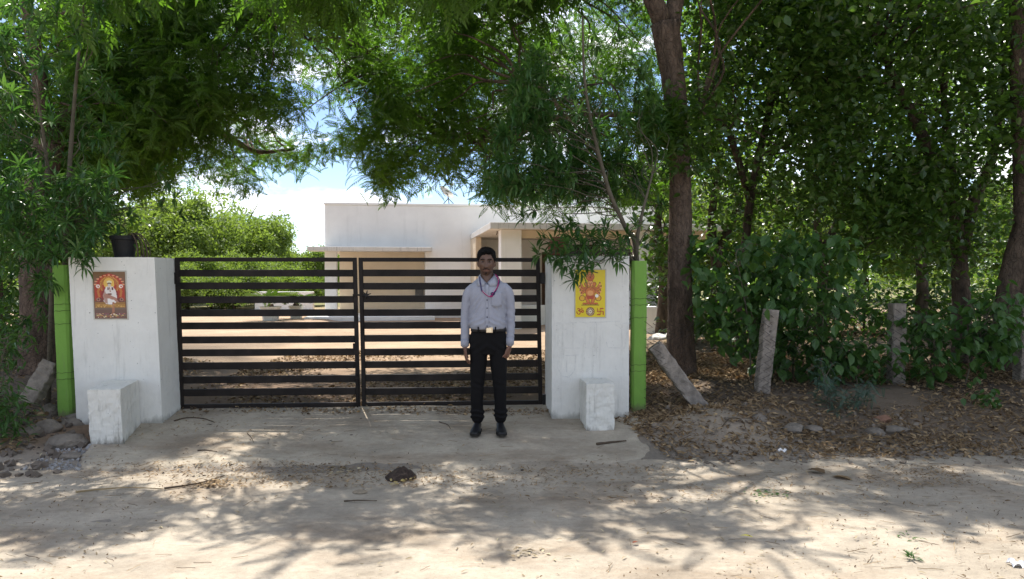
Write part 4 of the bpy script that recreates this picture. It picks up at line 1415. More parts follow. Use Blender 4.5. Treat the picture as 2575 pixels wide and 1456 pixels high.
# trousers
tr = MB()
tr.loft([ering(cx, cy, z, w, f, bk, 32, 2.4) for z, cx, cy, w, f, bk in (
    (.735, .008, .012, .150, .085, .095), (.79, .004, .012, .176, .100, .112), (.86, .002, .014, .180, .106, .122), (.93, .005, .014, .166, .108, .112), (.985, .006, .012, .158, .110, .106))])
for sx, xs_, rs in ((-1, (-.090, -.086, -.091, -.0965, -.1015, -.100, -.098), (.086, .081, .077, .066, .0605, .0595, .0585)), (1, (.100, .100, .104, .1105, .1175, .119, .120), (.086, .083, .078, .067, .059, .058, .058))):
    zs = (.80, .70, .60, .45, .31, .22, .135)
    tz(tr, [(x, .008 + .012 * (z < .3), z) for x, z in zip(xs_, zs)], rs, 22)
    for zz, rr_, am in ((.150, .058, .006), (.195, .060, .007)):
        P = [(xs_[-1] + math.cos(a) * rr_, .02 + math.sin(a) * rr_, zz + .010 * math.sin(a * 2 + sx)) for a in np.linspace(0, 2 * math.pi, 22)]
        tr.tube(P, .012, 8)
def tr_fold(V):
    x, y, z = V[:, 0], V[:, 1], V[:, 2]
    d = .0022 * wav(V, 11, 61, 3)
    nn = wav(V, 5, 66, 2)
    d += .0035 * np.exp(-((z - .44) / .07) ** 2) * np.sin(z * 70 + 45 * x + 5 * nn) * (.5 + nn)
    d += .006 * np.exp(-((z - .22) / .06) ** 2) * np.sin(z * 85 + 55 * x + 30 * y + 5 * nn) * (.5 + nn)
    d += .005 * np.exp(-((z - .80) / .05) ** 2) * np.sin(60 * np.abs(x) + z * 70)
    return d
trs = fuse(tr, 'trousers', [m_trouser], .0065, 2, man, tr_fold)

def beltring(z, g):
    return [(q[0], q[1], q[2]) for q in ering(.006, .012, z, .161 + g, .116 + g, .111 + g, 48, 2.4)]
mp_(MB().loft([beltring(.952, 0), beltring(.953, .006), beltring(.990, .006), beltring(.992, 0)], cap=False), 'belt', m_belt, man)
by = -.110
bk = mp_(MB().obox(-.012, .050, by - .010, by + .004, .944, .996), 'buckle', m_buckle, man, False); bevel(bk, .003, 2)
bp = mp_(MB().obox(-.004, .034, by - .0135, by - .0103, .952, .988), 'buckle_plate', M('bright_plate', (.75, .66, .52), rough=.22, metal=.9, bump=0, var=.05), bk, False)
for x in (-.085, .075):
    bl = mp_(MB().obox(x - .006, x + .006, -.118, -.085, .942, 1.0), 'belt_loop', m_trouser, man, False)

# lanyard: ribbon round the neck, knotted at the chest
def strip(P, w, th=.0015):
    P = spline(P, 6)
    b = MB()
    T = nrm(np.gradient(P, axis=0)); sd = nrm(np.cross(T, np.tile((0, -1., .1), (len(P), 1))))
    nn = np.cross(sd, T)
    V = np.concatenate([P + sd * w / 2, P - sd * w / 2]); k = len(P)
    b.add(V, [(i, k + i, k + i + 1, i + 1) for i in range(k - 1)])
    return b
def onf(x, z, g=.006): return (x, front(x, z) - g, z)
lan = thing('lanyard', 'magenta and navy neck lanyard worn over the shirt collar', 'lanyard', (MX, MY - .1, MZ + 1.3))
for pth, mt, w in (([(-.075, -.02, 1.462), (-.070, -.070, 1.42), onf(-.062, 1.385, .012), onf(-.056, 1.345), onf(-.050, 1.325)], m_lany2, .010),
                   ([onf(-.052, 1.333), onf(-.03, 1.312), onf(-.005, 1.292), onf(.022, 1.278), onf(.045, 1.282), onf(.058, 1.30)], m_lany, .010),
                   ([(.070, -.01, 1.484), (.092, -.062, 1.455), onf(.102, 1.42, .012), onf(.098, 1.385, .012), onf(.08, 1.345), onf(.055, 1.315), onf(.035, 1.288), onf(.022, 1.278)], m_lany, .010),
                   ([(.085, -.03, 1.474), onf(.112, 1.435, .010), onf(.108, 1.40, .010), onf(.075, 1.325), onf(.05, 1.30)], m_lany2, .008)):
    b = strip(pth, w); o = mp_(b, 'strap', mt, lan); q = o.modifiers.new('t', 'SOLIDIFY'); q.thickness = .002
kn = np.array(onf(.05, 1.305, .010))
P = [kn + np.array((.016 * math.cos(a), -.004 * math.sin(3 * a), .012 * math.sin(a))) for a in np.linspace(0, 6.28, 16)]
mp_(MB().tube(P, .004, 6), 'knot', m_lany2, lan)
b = MB()
for f in (.15, .3, .45, .6, .75, .9):
    x = -.05 + .072 * f; z = 1.331 - .052 * f
    b.obox(x - .003, x + .003, front(x, z) - .0095, front(x, z) - .0088, z - .002, z + .002)
    x = .098 - .045 * f; z = 1.385 - .07 * f
    b.obox(x - .003, x + .003, front(x, z) - .0105, front(x, z) - .0098, z - .002, z + .002)
mp_(b, 'print', m_whitetxt, lan, False)['kind'] = 'stuff'

# shoes
for sx in (-1, 1):
    fx = LEG[sx][3][0] + (0 if sx > 0 else .0)
    yaw = sx * .10
    def foot(y, x): return (fx + x * math.cos(yaw) + (-y) * math.sin(yaw), y, 0)
    rings, sole = [], []
    for y, w, h, tz_ in ((.085, .020, .05, 0), (.078, .031, .075, 0), (.05, .036, .11, 0), (.01, .037, .105, 0), (-.04, .040, .085, 0), (-.09, .047, .064, 0), (-.13, .047, .050, .002), (-.165, .040, .040, .004), (-.188, .026, .028, .006), (-.196, .012, .018, .008)):
        r_ = []
        for a in np.arange(20) * 2 * math.pi / 20:
            c_, s_ = math.cos(a), math.sin(a)
            xx = math.copysign(abs(c_) ** .8, c_) * w
            z_ = .016 + tz_ + (h - .016) * (.5 + .5 * math.copysign(abs(s_) ** .9, s_))
            xx *= 1 - .35 * max(0, s_) ** 2
            f_ = foot(y, xx); r_.append((f_[0], f_[1], z_))
        rings.append(r_)
        sole.append([(foot(y, x_)[0], y, z_) for x_, z_ in ((-w - .002, tz_), (w + .002, tz_), (w + .003, .02 + tz_), (-w - .003, .02 + tz_))])
    so = mp_(MB().loft(rings), 'shoe', m_shoe, man)
    mp_(MB().loft(sole), 'sole', m_sole, so, False)

# ------------------------------------------------------------------ trees
def px3(pts): return [W(a, b, d) for a, b, d in pts]
def rooted(P):
    P = [np.array(p) for p in P]
    P[0][2] = Hp(P[0][0], P[0][1]) - .12
    return P
def trunk_part(pts, rad, root, mat, name='trunk', n=14, jit=.05, seed=1):
    P = spline(pts, 6)
    r = np.interp(np.linspace(0, 1, len(P)), np.linspace(0, 1, len(rad)), rad)
    return MB().tube(P, r, n, jit=jit, seed=seed).build(name, mat, root, True), P

# neem right of the drive
P0 = rooted(px3([(1714, 945, 9.6), (1711, 820, 9.6), (1710, 620, 9.6), (1711, 480, 9.6), (1705, 330, 9.6), (1692, 190, 9.6), (1672, 60, 9.6)]))
neem_r = thing('neem_tree', 'tall neem tree with a thick bark trunk rising right of the right pillar', 'tree', P0[0] + (0, 0, .12), 'neem trees over the gate')
_, tp = trunk_part(P0, [.205, .162, .143, .137, .130, .145, .175], neem_r, m_bark, seed=2, n=18)
limbs = [px3([(1668, 60, 9.6), (1625, -40, 9.5), (1560, -190, 9.2), (1380, -330, 9.0), (1150, -420, 8.9)]),
         px3([(1685, 80, 9.6), (1705, -40, 9.8), (1730, -200, 10.2), (1800, -420, 10.6)]),
         px3([(1690, 268, 9.6), (1600, 285, 9.9), (1480, 290, 10.3), (1390, 300, 10.8), (1300, 340, 11.4), (1235, 356, 11.8), (1130, 355, 12.2)]),
         px3([(1640, -10, 9.6), (1500, -60, 10.8), (1330, -10, 11.6), (1180, 60, 12.3)]),
         px3([(1420, 298, 10.6), (1400, 265, 10.5), (1370, 225, 10.4), (1300, 200, 10.4)]),
         px3([(1600, -90, 9.4), (1440, -240, 8.4), (1300, -300, 7.6)])]
hubs_r = [tp[-12:]]
for l, r0, r1 in zip(limbs, (.13, .12, .042, .06, .035, .045), (.04, .05, .018, .02, .012, .012)):
    _, p = trunk_part(l, [r0, r1], neem_r, m_bark, 'limb', 9)
    hubs_r.append(p)
hubs_r = np.concatenate(hubs_r)

# neem left of the drive, trunk in the shade behind the sapling
P1 = rooted(px3([(95, 950, 9.3), (97, 800, 9.4), (92, 640, 9.5), (100, 480, 9.7), (130, 330, 10.0)]))
neem_l = thing('neem_tree', 'neem tree with a dark trunk behind the left green post, branches over the gate', 'tree', P1[0] + (0, 0, .12), 'neem trees over the gate')
_, tp = trunk_part(P1, [.24, .20, .19, .18, .17], neem_l, m_bark, seed=4, n=16)
limbs = [px3([(125, 335, 10.0), (250, 230, 10.4), (450, 90, 10.8), (640, 40, 11.0), (740, 10, 11.2), (900, -20, 11.5)]),
         px3([(128, 320, 10.0), (320, 300, 10.8), (540, 330, 11.6), (640, 380, 12.2), (740, 375, 12.6)]),
         px3([(640, 40, 11.0), (760, 50, 11.2), (880, 90, 11.6), (1000, 160, 12.0)]),
         px3([(115, 400, 9.9), (100, 200, 9.6), (60, -100, 9.3), (150, -350, 9.0)]),
         px3([(740, 10, 11.2), (700, -120, 10.2), (780, -260, 9.2)]),
         px3([(780, 95, 11.4), (860, 105, 11.3), (940, 140, 11.2), (1010, 215, 11.2)])]
hubs_l = [tp[-10:]]
for l, r0, r1 in zip(limbs, (.12, .09, .05, .11, .05, .03), (.035, .02, .015, .04, .02, .008)):
    _, p = trunk_part(l, [r0, r1], neem_l, m_bark, 'limb', 9)
    hubs_l.append(p)
hubs_l = np.concatenate(hubs_l)

def neem_crown(root, hubs, regs, high, seed, per=13, twn=130):
    rng = np.random.RandomState(seed)
    cs = []
    for poly, d0, d1, n, sc, thr in regs:
        cs.append(region(poly, d0, d1, n, rng, sc, thr, seed + 3, .12))
    cs = np.concatenate(cs)
    b = MB()
    clusters(b, 'pinnate', cs, per, .135, (.17, .26), rng, droop=.22, tintv=.65, roll=.7)
    for poly, d0, d1, n, sc, thr in high:       # unseen top of the crown, leaves enlarged to block more sun
        clusters(b, 'pinnate', region(poly, d0, d1, n, rng, sc, thr, seed + 5), 8, .22, (.30, .42), rng, droop=.4, tintv=.6, roll=.4)
    b.build('crown', m_neem, root, kind='stuff')
    t = MB()
    twigs_to(t, cs[rng.permutation(len(cs))[:twn]], hubs, rng)
    t.build('twigs', m_bark, root, True, kind='stuff')
# leaves in view
REG_L = [
    ([(150, -40), (760, -40), (900, 60), (950, 160), (880, 250), (800, 260), (740, 310), (700, 290), (560, 280), (420, 330), (330, 420), (180, 420)], 9.5, 13.2, 1050, 1.7, -.4),
    ([(380, 250), (560, 230), (720, 300), (780, 330), (800, 350), (750, 378), (700, 405), (640, 435), (560, 425), (470, 445), (330, 470), (300, 380)], 10.5, 13.5, 380, 1.7, -.1),
    ([(540, 430), (640, 430), (625, 480), (600, 470)], 12, 12.6, 12, 1, -2),
    ([(690, 390), (790, 360), (830, 372), (770, 408)], 12, 12.8, 16, 1, -2),
    ([(860, 60), (1010, 60), (960, 200), (850, 180)], 10.8, 11.6, 34, 1, -.6)]
REG_R = [
    ([(840, 20), (1110, -40), (1180, 60), (1150, 180), (1180, 300), (1160, 420), (1080, 440), (1040, 410), (1010, 440), (960, 455), (945, 400), (860, 360), (840, 330), (930, 300), (920, 240), (900, 160)], 10.5, 13.5, 430, 1.7, -.05),
    ([(1150, -40), (1660, -40), (1680, 300), (1660, 480), (1500, 520), (1350, 520), (1240, 490), (1190, 420), (1170, 280), (1100, 160), (1070, 90)], 10.2, 15.0, 760, 1.5, .05),
    ([(1480, 230), (1690, 225), (1690, 330), (1480, 340)], 8.9, 9.6, 40, 1, -.6), ([(1195, 430), (1290, 430), (1340, 500), (1270, 500), (1215, 490)], 11, 12.4, 26, 1, -2),
    ([(935, 400), (1010, 410), (985, 470), (950, 465)], 11.4, 12.4, 22, 1, -2),
    ([(1720, -40), (2000, -40), (1900, 90), (1740, 60)], 11, 15, 60, 1, -.3)]
# unseen crown above the picture, added and shaped to shade the ground
REG_LT = [([(200, -60), (850, -60), (850, -260), (200, -260)], 7.2, 7.9, 110, 1.2, .0), ([(330, -40), (900, -40), (980, -420), (700, -600), (330, -600)], 8.3, 11.2, 760, .95, .22)]
REG_RT = [([(1050, -60), (1420, -60), (1420, -280), (1050, -280)], 7.2, 7.9, 55, 1.2, .0), ([(850, -40), (2050, -40), (2050, -640), (900, -640)], 8.3, 11.2, 900, .95, .28)]
neem_crown(neem_l, hubs_l, REG_L, REG_LT, 101)
neem_crown(neem_r, hubs_r, REG_R, REG_RT, 202)
# bare twigs at the top of the gap
b = MB(); rng = np.random.RandomState(8)
for pts in ([(640, 40, 10.6), (700, 70, 10.6), (760, 95, 10.6), (830, 110, 10.6)], [(740, 60, 10.7), (800, 130, 10.7), (860, 200, 10.7), (905, 290, 10.7)], [(780, 95, 10.7), (870, 98, 10.7), (930, 130, 10.7)],
            [(820, 120, 10.7), (880, 170, 10.7), (930, 250, 10.7)], [(1490, 190, 9.8), (1540, 215, 9.8), (1570, 275, 9.8)], [(1475, 215, 9.8), (1530, 210, 9.8), (1555, 235, 9.8)]):
    P = spline(px3(pts), 5); b.tube(P, np.linspace(.016, .006, len(P)), 5)
b.build('bare_twigs', m_bark2, neem_r, True, kind='stuff')

# ---- saplings with whorled lance leaves
def sapling(name, label, stems, regs, extra, seed, per_size=(.12, .18), nt=45):
    rng = np.random.RandomState(seed)
    paths = [rooted(px3(s_)) for s_ in stems]
    root = thing(name, label, 'tree', paths[0][0] + (0, 0, .12), 'young whorl leaved trees beside the pillars')
    hubs = []
    for p in paths:
        _, q = trunk_part(p, [.028, .022, .010], root, m_stem, 'stem', 9)
        hubs.append(q[len(q) // 3:])
    hubs = np.concatenate(hubs)
    tips = np.concatenate([region(poly, d0, d1, n, rng, 1.4, thr, seed) for poly, d0, d1, n, thr in regs] + [np.array(px3(extra))])
    hub = hubs[np.linalg.norm(hubs[None] - tips[:, None], axis=2).argmin(1)]
    dirs = nrm(tips - hub) * .8 + rng.normal(0, .35, tips.shape) + np.array((0, -.15, .25))
    b = MB(); whorls(b, tips, dirs, rng, size=per_size)
    b.build('crown', m_whorl, root, kind='stuff')
    t = MB()
    idx = list(rng.permutation(len(tips) - len(extra))[:nt]) + list(range(len(tips) - len(extra), len(tips)))
    for i in idx:
        h = hubs[np.linalg.norm(hubs - tips[i] + np.array((0, 0, .5)), axis=1).argmin()]
        P = limb_path(h, tips[i], rng, .05)
        t.tube(P, np.linspace(.006, .0025, len(P)), 4, cap=False)
    t.build('twigs', m_stem, root, True, kind='stuff')
    return root
sapling('sapling', 'young tree with whorled lance leaves reaching from behind the right green post over the pillar',
        [[(1606, 980, 8.15), (1601, 650, 8.12), (1572, 570, 8.05), (1532, 480, 8.0), (1492, 330, 8.0), (1470, 200, 8.0), (1465, 40, 8.0)],
         [(1606, 980, 8.15), (1600, 660, 8.12), (1610, 560, 8.1), (1640, 440, 8.2)]],
        [([(1300, 160), (1420, 60), (1560, 60), (1640, 180), (1680, 320), (1670, 530), (1600, 560), (1500, 530), (1400, 500), (1230, 480), (1200, 380), (1260, 280)], 7.5, 8.9, 450, -.4)],
        [(1395, 655, 7.45), (1425, 640, 7.4), (1460, 615, 7.5), (1490, 630, 7.5), (1540, 645, 7.5), (1520, 600, 7.6), (1455, 690, 7.35), (1440, 705, 7.3), (1475, 665, 7.35), (1385, 610, 7.6), (1420, 585, 7.7),
         (1310, 545, 7.9), (1340, 530, 7.9), (1450, 570, 7.7), (1490, 655, 7.4), (1560, 620, 7.7), (1350, 640, 7.6), (1425, 615, 7.5), (1500, 575, 7.8), (1410, 645, 7.5), (1470, 640, 7.45), (1600, 560, 7.9), (1580, 590, 7.9), (1400, 625, 7.5), (1440, 600, 7.6), (1470, 590, 7.6), (1505, 610, 7.55), (1530, 625, 7.6), (1375, 640, 7.55), (1410, 670, 7.4), (1445, 660, 7.4), (1485, 600, 7.7), (1550, 600, 7.8), (1400, 570, 7.8), (1360, 600, 7.7), (1520, 570, 7.8), (1430, 560, 7.8), (1560, 660, 7.5)], 303)
sapling('sapling', 'young tree with whorled lance leaves standing behind the left green post',
        [[(160, 1010, 7.8), (163, 660, 7.75), (174, 440, 7.7), (190, 220, 7.7), (215, -20, 7.7)], [(120, 1000, 7.9), (132, 640, 7.8), (120, 430, 7.7), (90, 200, 7.6)]],
        [([(-60, 20), (200, -30), (400, 20), (330, 150), (300, 260), (330, 330), (280, 470), (260, 620), (150, 650), (60, 640), (-60, 620)], 6.9, 8.6, 460, -.25),
         ([(-60, 620), (130, 640), (130, 780), (60, 880), (-60, 900)], 7.2, 8.6, 50, -.3)],
        [(205, 655, 7.2), (222, 640, 7.25), (212, 672, 7.2), (190, 640, 7.3), (120, 700, 7.3), (400, 430, 8.6), (430, 460, 8.6), (445, 500, 8.6), (410, 520, 8.6), (460, 540, 8.6), (300, 560, 7.6), (330, 545, 7.7), (285, 540, 7.6)], 404)

# ---- broad leaved trees behind the fence on the right
def broad_tree(label, trunks, regs, seed, mat, kind='broad', per=10, size=(.08, .135), spread=.16, bark=m_bark2, twn=50, group='broad leaved trees behind the fence', rads=(.15, .10, .05), droop=.35):
    rng = np.random.RandomState(seed)
    ps = [px3(t) for t in trunks]
    p0 = ps[0][0]; ps[0] = rooted(ps[0])
    root = thing('broadleaf_tree', label, 'tree', ps[0][0] + (0, 0, .12), group)
    hubs = []
    for k, p in enumerate(ps):
        _, q = trunk_part(p, rads if k == 0 else [r * .7 for r in rads], root, bark, 'trunk' if k == 0 else 'limb', 11, seed=seed + k)
        hubs.append(q[len(q) // 2:])
    hubs = np.concatenate(hubs)
    cs = np.concatenate([region(poly, d0, d1, n, rng, sc, thr, seed) for poly, d0, d1, n, sc, thr in regs])
    b = MB(); clusters(b, kind, cs, per, spread, size, rng, droop=droop, tintv=.55, roll=.45)
    b.build('crown', mat, root, kind='stuff')
    t = MB(); twigs_to(t, cs[rng.permutation(len(cs))[:twn]], hubs, rng, .018, .004)
    t.build('twigs', bark, root, True, kind='stuff')
    return root
broad_tree('dark broad leaved tree just right of the thick neem trunk',
    [[(1860, 900, 11.8), (1868, 700, 11.8), (1890, 480, 11.8), (1950, 200, 11.8), (1990, -100, 11.8)], [(1885, 500, 11.8), (1830, 330, 10.9), (1760, 280, 9.6)], [(1930, 260, 11.8), (2060, 120, 10.8), (2160, -40, 11)]],
    [([(1740, -40), (2120, -40), (2160, 300), (2120, 560), (1960, 580), (1850, 500), (1760, 430), (1725, 300)], 9.4, 12.4, 1150, 1.2, -.35),
     ([(1690, 255), (1800, 240), (1800, 330), (1720, 330)], 9.0, 9.3, 16, 1, -2), ([(1655, 355), (1760, 350), (1790, 420), (1680, 400)], 9.0, 9.3, 18, 1, -2),
     ([(1720, -40), (2250, -40), (2250, -520), (1750, -520)], 7.2, 12.5, 520, .9, .05)], 505, m_broad, rads=(.085, .06, .035))
broad_tree('dark broad leaved tree with a forked pale trunk behind the upright fence post',
    [[(2420, 900, 11.0), (2418, 760, 11.0), (2410, 620, 11.0), (2390, 470, 11.0), (2320, 430, 11.0)], [(2415, 640, 11.0), (2450, 500, 11.0), (2500, 380, 11.0), (2520, 150, 11.2)], [(2400, 540, 11.0), (2385, 380, 11), (2370, 200, 11)], [(2380, 480, 11), (2300, 300, 10.8), (2200, 100, 10.6)]],
    [([(2060, -40), (2640, -40), (2640, 420), (2500, 480), (2400, 420), (2320, 520), (2200, 580), (2100, 520), (2050, 300)], 9.4, 13, 1350, 1.1, -.35),
     ([(2100, 480), (2240, 500), (2230, 640), (2120, 640)], 9.6, 10.8, 60, 1.2, -.3), ([(2230, 400), (2560, 380), (2580, 560), (2500, 640), (2330, 660), (2240, 600)], 9.7, 11.2, 210, 1.4, -.1),
     ([(2200, -40), (2900, -40), (2900, -520), (2250, -520)], 6.4, 12.5, 700, .9, .05)], 606, m_broad)
broad_tree('thick leaning dark trunk and crown at the right edge of the picture',
    [[(2530, 980, 9.9), (2528, 860, 9.9), (2545, 700, 9.9), (2590, 520, 9.9), (2640, 250, 9.9)], [(2590, 900, 9.7), (2578, 760, 9.8), (2572, 500, 9.9), (2560, 200, 9.9), (2565, -80, 9.9)]],
    [([(2480, -40), (2700, -40), (2700, 520), (2560, 420)], 9.6, 12, 130, 1, -.3)], 707, m_broad, rads=(.17, .15, .11), twn=20)
broad_tree('broad leaved tree past the right edge of the picture', [[(2860, 960, 10.2), (2865, 760, 10.2), (2850, 520, 10.2), (2880, 250, 10.3)]],
    [([(2640, -100), (3200, -100), (3200, 640), (2700, 660), (2620, 400)], 9.2, 12, 420, 1.0, -.25)], 717, m_broad, rads=(.14, .12, .06), twn=20)
# second row, deeper in the grove
for k, (xb, Y, poly, n) in enumerate(((1795, 15.5, [(1700, -40), (1900, -40), (2020, 560), (1900, 660), (1730, 640)], 420), (2060, 17, [(1850, -40), (2250, -40), (2330, 560), (2200, 680), (1960, 670)], 560), (2310, 16, [(2150, -40), (2600, -40), (2620, 560), (2480, 670), (2180, 670)], 560), (2560, 18, [(2380, -40), (2720, -40), (2720, 680), (2420, 680)], 480), (1660, 17, [(1590, 420), (1760, 430), (1790, 640), (1640, 690), (1630, 560)], 150))):
    broad_tree('shaded tree deeper in the grove, %s' % ['behind the neem trunk', 'between the neem trunk and the upright fence post', 'behind the upright fence post', 'behind the leaning trunk at the right edge', 'between the house and the neem trunk'][k],
        [[(xb, 830, Y), (xb + 10, 700, Y), (xb - 6, 560, Y), (xb + 20, 380, Y)], [(xb + 6, 640, Y), (xb + 60, 520, Y), (xb + 90, 380, Y)]],
        [(poly, Y - 1.8, Y + 2.2, int(n * .75), .8, -.2)], 800 + k, m_broad, per=10, size=(.11, .18), spread=.26, twn=25, rads=(.14, .10, .05), group='trees deeper in the grove')
# dark growth behind the left sapling
for k, (xb, Y, poly, n) in enumerate(((-20, 11.5, [(-120, -40), (180, -40), (260, 300), (230, 560), (120, 640), (-120, 660)], 950), (215, 13.5, [(120, 300), (320, 380), (340, 520), (270, 600), (130, 640), (20, 620)], 230), (-60, 14.5, [(-160, 560), (130, 600), (150, 740), (60, 800), (-160, 800)], 150))):
    broad_tree('dense dark tree behind the left sapling, %s' % ['nearest the edge of the picture', 'beside the pillar top', 'low and far left'][k],
        [[(xb, 860, Y), (xb + 8, 700, Y), (xb - 6, 500, Y), (xb + 20, 250, Y)]],
        [(poly, Y - 1.6, Y + 1.8, n, .9, -.3)], 850 + k, m_broad, per=9, size=(.09, .15), spread=.2, twn=25, rads=(.12, .09, .05), group='dark trees behind the left sapling')

# ---- undergrowth along the fence
def shrub(name, label, regs, stems, seed, mat, kind='broad', per=5, size=(.11, .18), spread=.10, droop=.7, group=None, cat='shrub', roll=.3, srad=.012):
    rng = np.random.RandomState(seed)
    ps = [rooted(px3(s_)) for s_ in stems]
    root = thing(name, label, cat, ps[0][0] + (0, 0, .12), group)
    hubs = []
    sb = []
    for p in ps:
        q = spline(p, 5); hubs.append(q[3:])
        MB().tube(q, np.linspace(srad, srad * .35, len(q)), 6).build('stem', m_stem, root, True)
    hubs = np.concatenate(hubs)
    cs = np.concatenate([region(poly, d0, d1, n, rng, 2.2, thr, seed) for poly, d0, d1, n, thr in regs])
    b = MB(); clusters(b, kind, cs, per, spread, size, rng, droop=droop, tintv=.6, roll=roll)
    b.build('foliage', mat, root, kind='stuff')
    t = MB(); twigs_to(t, cs[rng.permutation(len(cs))[:40]], hubs, rng, .006, .002)
    t.build('twigs', m_stem, root, True, kind='stuff')
    return root
shrub('shrub', 'tall leafy shrub with drooping leaves over the tilted fence post',
      [([(1750, 600), (1840, 570), (1960, 610), (2110, 580), (2190, 660), (2200, 780), (2150, 850), (2160, 930), (2060, 960), (1980, 930), (1900, 900), (1820, 850), (1760, 800), (1740, 700)], 8.4, 9.6, 300, -.3)],
      [[(1890, 970, 8.8), (1880, 800, 8.7), (1850, 640, 8.6)], [(2060, 1000, 8.8), (2070, 800, 8.7), (2090, 620, 8.6)], [(1990, 985, 9.1), (2000, 800, 9.1), (1980, 660, 9.0)]], 901, m_shrub, group='shrubs along the fence')
shrub('shrub', 'low leafy shrub between the tilted and the upright fence posts',
      [([(2060, 860), (2240, 850), (2245, 930), (2180, 960), (2080, 950)], 8.5, 9.2, 60, -.3), ([(2260, 780), (2400, 800), (2440, 900), (2420, 1000), (2320, 980), (2270, 900)], 8.7, 9.5, 90, -.2)],
      [[(2160, 1000, 8.8), (2150, 930, 8.8), (2140, 870, 8.8)], [(2340, 1000, 9.0), (2350, 900, 9.0), (2340, 800, 9.0)]], 902, m_shrub, size=(.09, .15), group='shrubs along the fence')
shrub('shrub', 'slender leafy shrub in front of the leaning trunk at the right edge',
      [([(2440, 760), (2530, 730), (2560, 800), (2540, 880), (2470, 920), (2430, 850)], 8.5, 9.2, 85, -.3)],
      [[(2420, 1020, 8.8), (2440, 920, 8.8), (2480, 800, 8.8)]], 903, m_shrub, size=(.09, .15), group='shrubs along the fence')
shrub('weed', 'small bushy weed at the foot of the bank near the right edge',
      [([(2430, 1000), (2500, 985), (2520, 1040), (2450, 1055)], 7.9, 8.3, 34, -1)], [[(2470, 1062, 8.1), (2472, 1035, 8.1), (2475, 1005, 8.1)]], 904, m_shrub, size=(.06, .10), spread=.06, cat='weed', srad=.006)
shrub('weed', 'bluish green weed with feathery leaves standing in the litter on the bank',
      [([(2050, 900), (2090, 890), (2085, 960), (2120, 1000), (2190, 960), (2200, 975), (2150, 1020), (2140, 1070), (2090, 1060), (2060, 1000)], 7.7, 8.1, 62, -1)],
      [[(2115, 1075, 7.9), (2085, 1000, 7.9), (2065, 910, 7.9)], [(2118, 1075, 7.9), (2140, 1020, 7.9), (2190, 968, 7.9)]], 905, m_blue, kind='pinnate', per=5, size=(.08, .12), spread=.04, droop=.1, cat='weed', srad=.006)
shrub('shrub', 'dark low shrub at the left edge beside the rubble',
      [([(-60, 960), (40, 990), (60, 1060), (30, 1110), (-60, 1110)], 6.6, 7.3, 90, -1), ([(-60, 840), (60, 830), (40, 940), (-60, 960)], 7.0, 7.8, 40, -.5)],
      [[(0, 1115, 6.9), (5, 1060, 6.9), (0, 990, 6.9)], [(-40, 1110, 7), (-20, 1000, 7.1), (20, 850, 7.3)]], 906, m_shrub, kind='lance', size=(.09, .13), spread=.07, droop=.2)
for k, (xd, Y, w, h, n, lab) in enumerate(((1655, 19.5, 60, 110, 60, 'low bush between the house and the neem trunk'), (1800, 15.0, 110, 150, 130, 'low dark bush behind the tall shrub, beside the neem trunk'), (1990, 17.0, 130, 130, 150, 'dark bush in the grove behind the tall shrub'), (2170, 18.0, 120, 120, 150, 'dark bush in the grove left of the upright post'), (2330, 16.5, 110, 130, 150, 'dark bush in the grove right of the upright post'), (2500, 17.5, 120, 130, 150, 'dark bush behind the leaning trunk'), (20, 13.5, 100, 130, 110, 'low dark bush behind the left sapling'), (-60, 11, 100, 160, 90, 'low dark bush at the left edge of the grove'))):
    p = W(xd, 700, Y); yb = 690 + (CAM_Z - Hp(p[0], Y)) * F / Y
    shrub('bush', lab, [([(xd - w, yb - h * .5), (xd - w * .6, yb - h), (xd + w * .5, yb - h * 1.05), (xd + w, yb - h * .5), (xd + w * .8, yb - h * .05), (xd - w * .8, yb - h * .05)], Y - .8, Y + .8, n, -.6)],
          [[(xd, yb, Y), (xd + 4, yb - h * .5, Y), (xd - 6, yb - h * .9, Y)]], 950 + k, m_broad, per=8, size=(.10, .17), spread=.2, droop=.2, group='low bushes under the trees', cat='bush', srad=.03)

# ---- far trees: three shapes, each used several times
def far_shape(seed, hgt, rad, n, size):
    rng = np.random.RandomState(seed)
    c = []
    K = 40
    for _ in range(K):
        d = nrm(rng.normal(0, 1, 3)); d[2] = d[2] * .8
        r = rng.uniform(.35, 1.08)
        c.append((np.array((d[0] * rad * r, d[1] * rad * r, hgt * .60 + d[2] * hgt * .36 * r)), rng.uniform(.12, .38) * rad))
    P, T = [], []
    for cc, r in c:
        k = n // K
        d = nrm(rng.normal(0, 1, (k, 3)))
        P.append(cc + d * (r * rng.uniform(.75, 1.05, k))[:, None] + rng.normal(0, .06, (k, 3))); T.append(np.clip(rng.beta(2, 2) * .6 + rng.beta(2, 2, k) * .4, 0, 1))
    P = np.concatenate(P); T = np.concatenate(T)
    al = nrm(rng.normal(0, 1, P.shape)) + np.array((0, 0, -.2))
    b = MB(); scatter(b, 'diamond', P, al, rng.uniform(size * .7, size * 1.3, len(P)), rng, T, roll=.8)
    tb = MB().tube(spline([(0, 0, -.1), (.05, 0, hgt * .25), (-.05, .05, hgt * .5), (.1, 0, hgt * .7)], 4), np.linspace(.16, .05, 13), 8, jit=.06)
    for k in range(6):
        cc = c[k * 4][0]
        tb.tube(limb_path((0, 0, hgt * .3), cc, rng, .05), np.linspace(.07, .02, 17), 6, cap=False)
    return b, tb
SHP = []
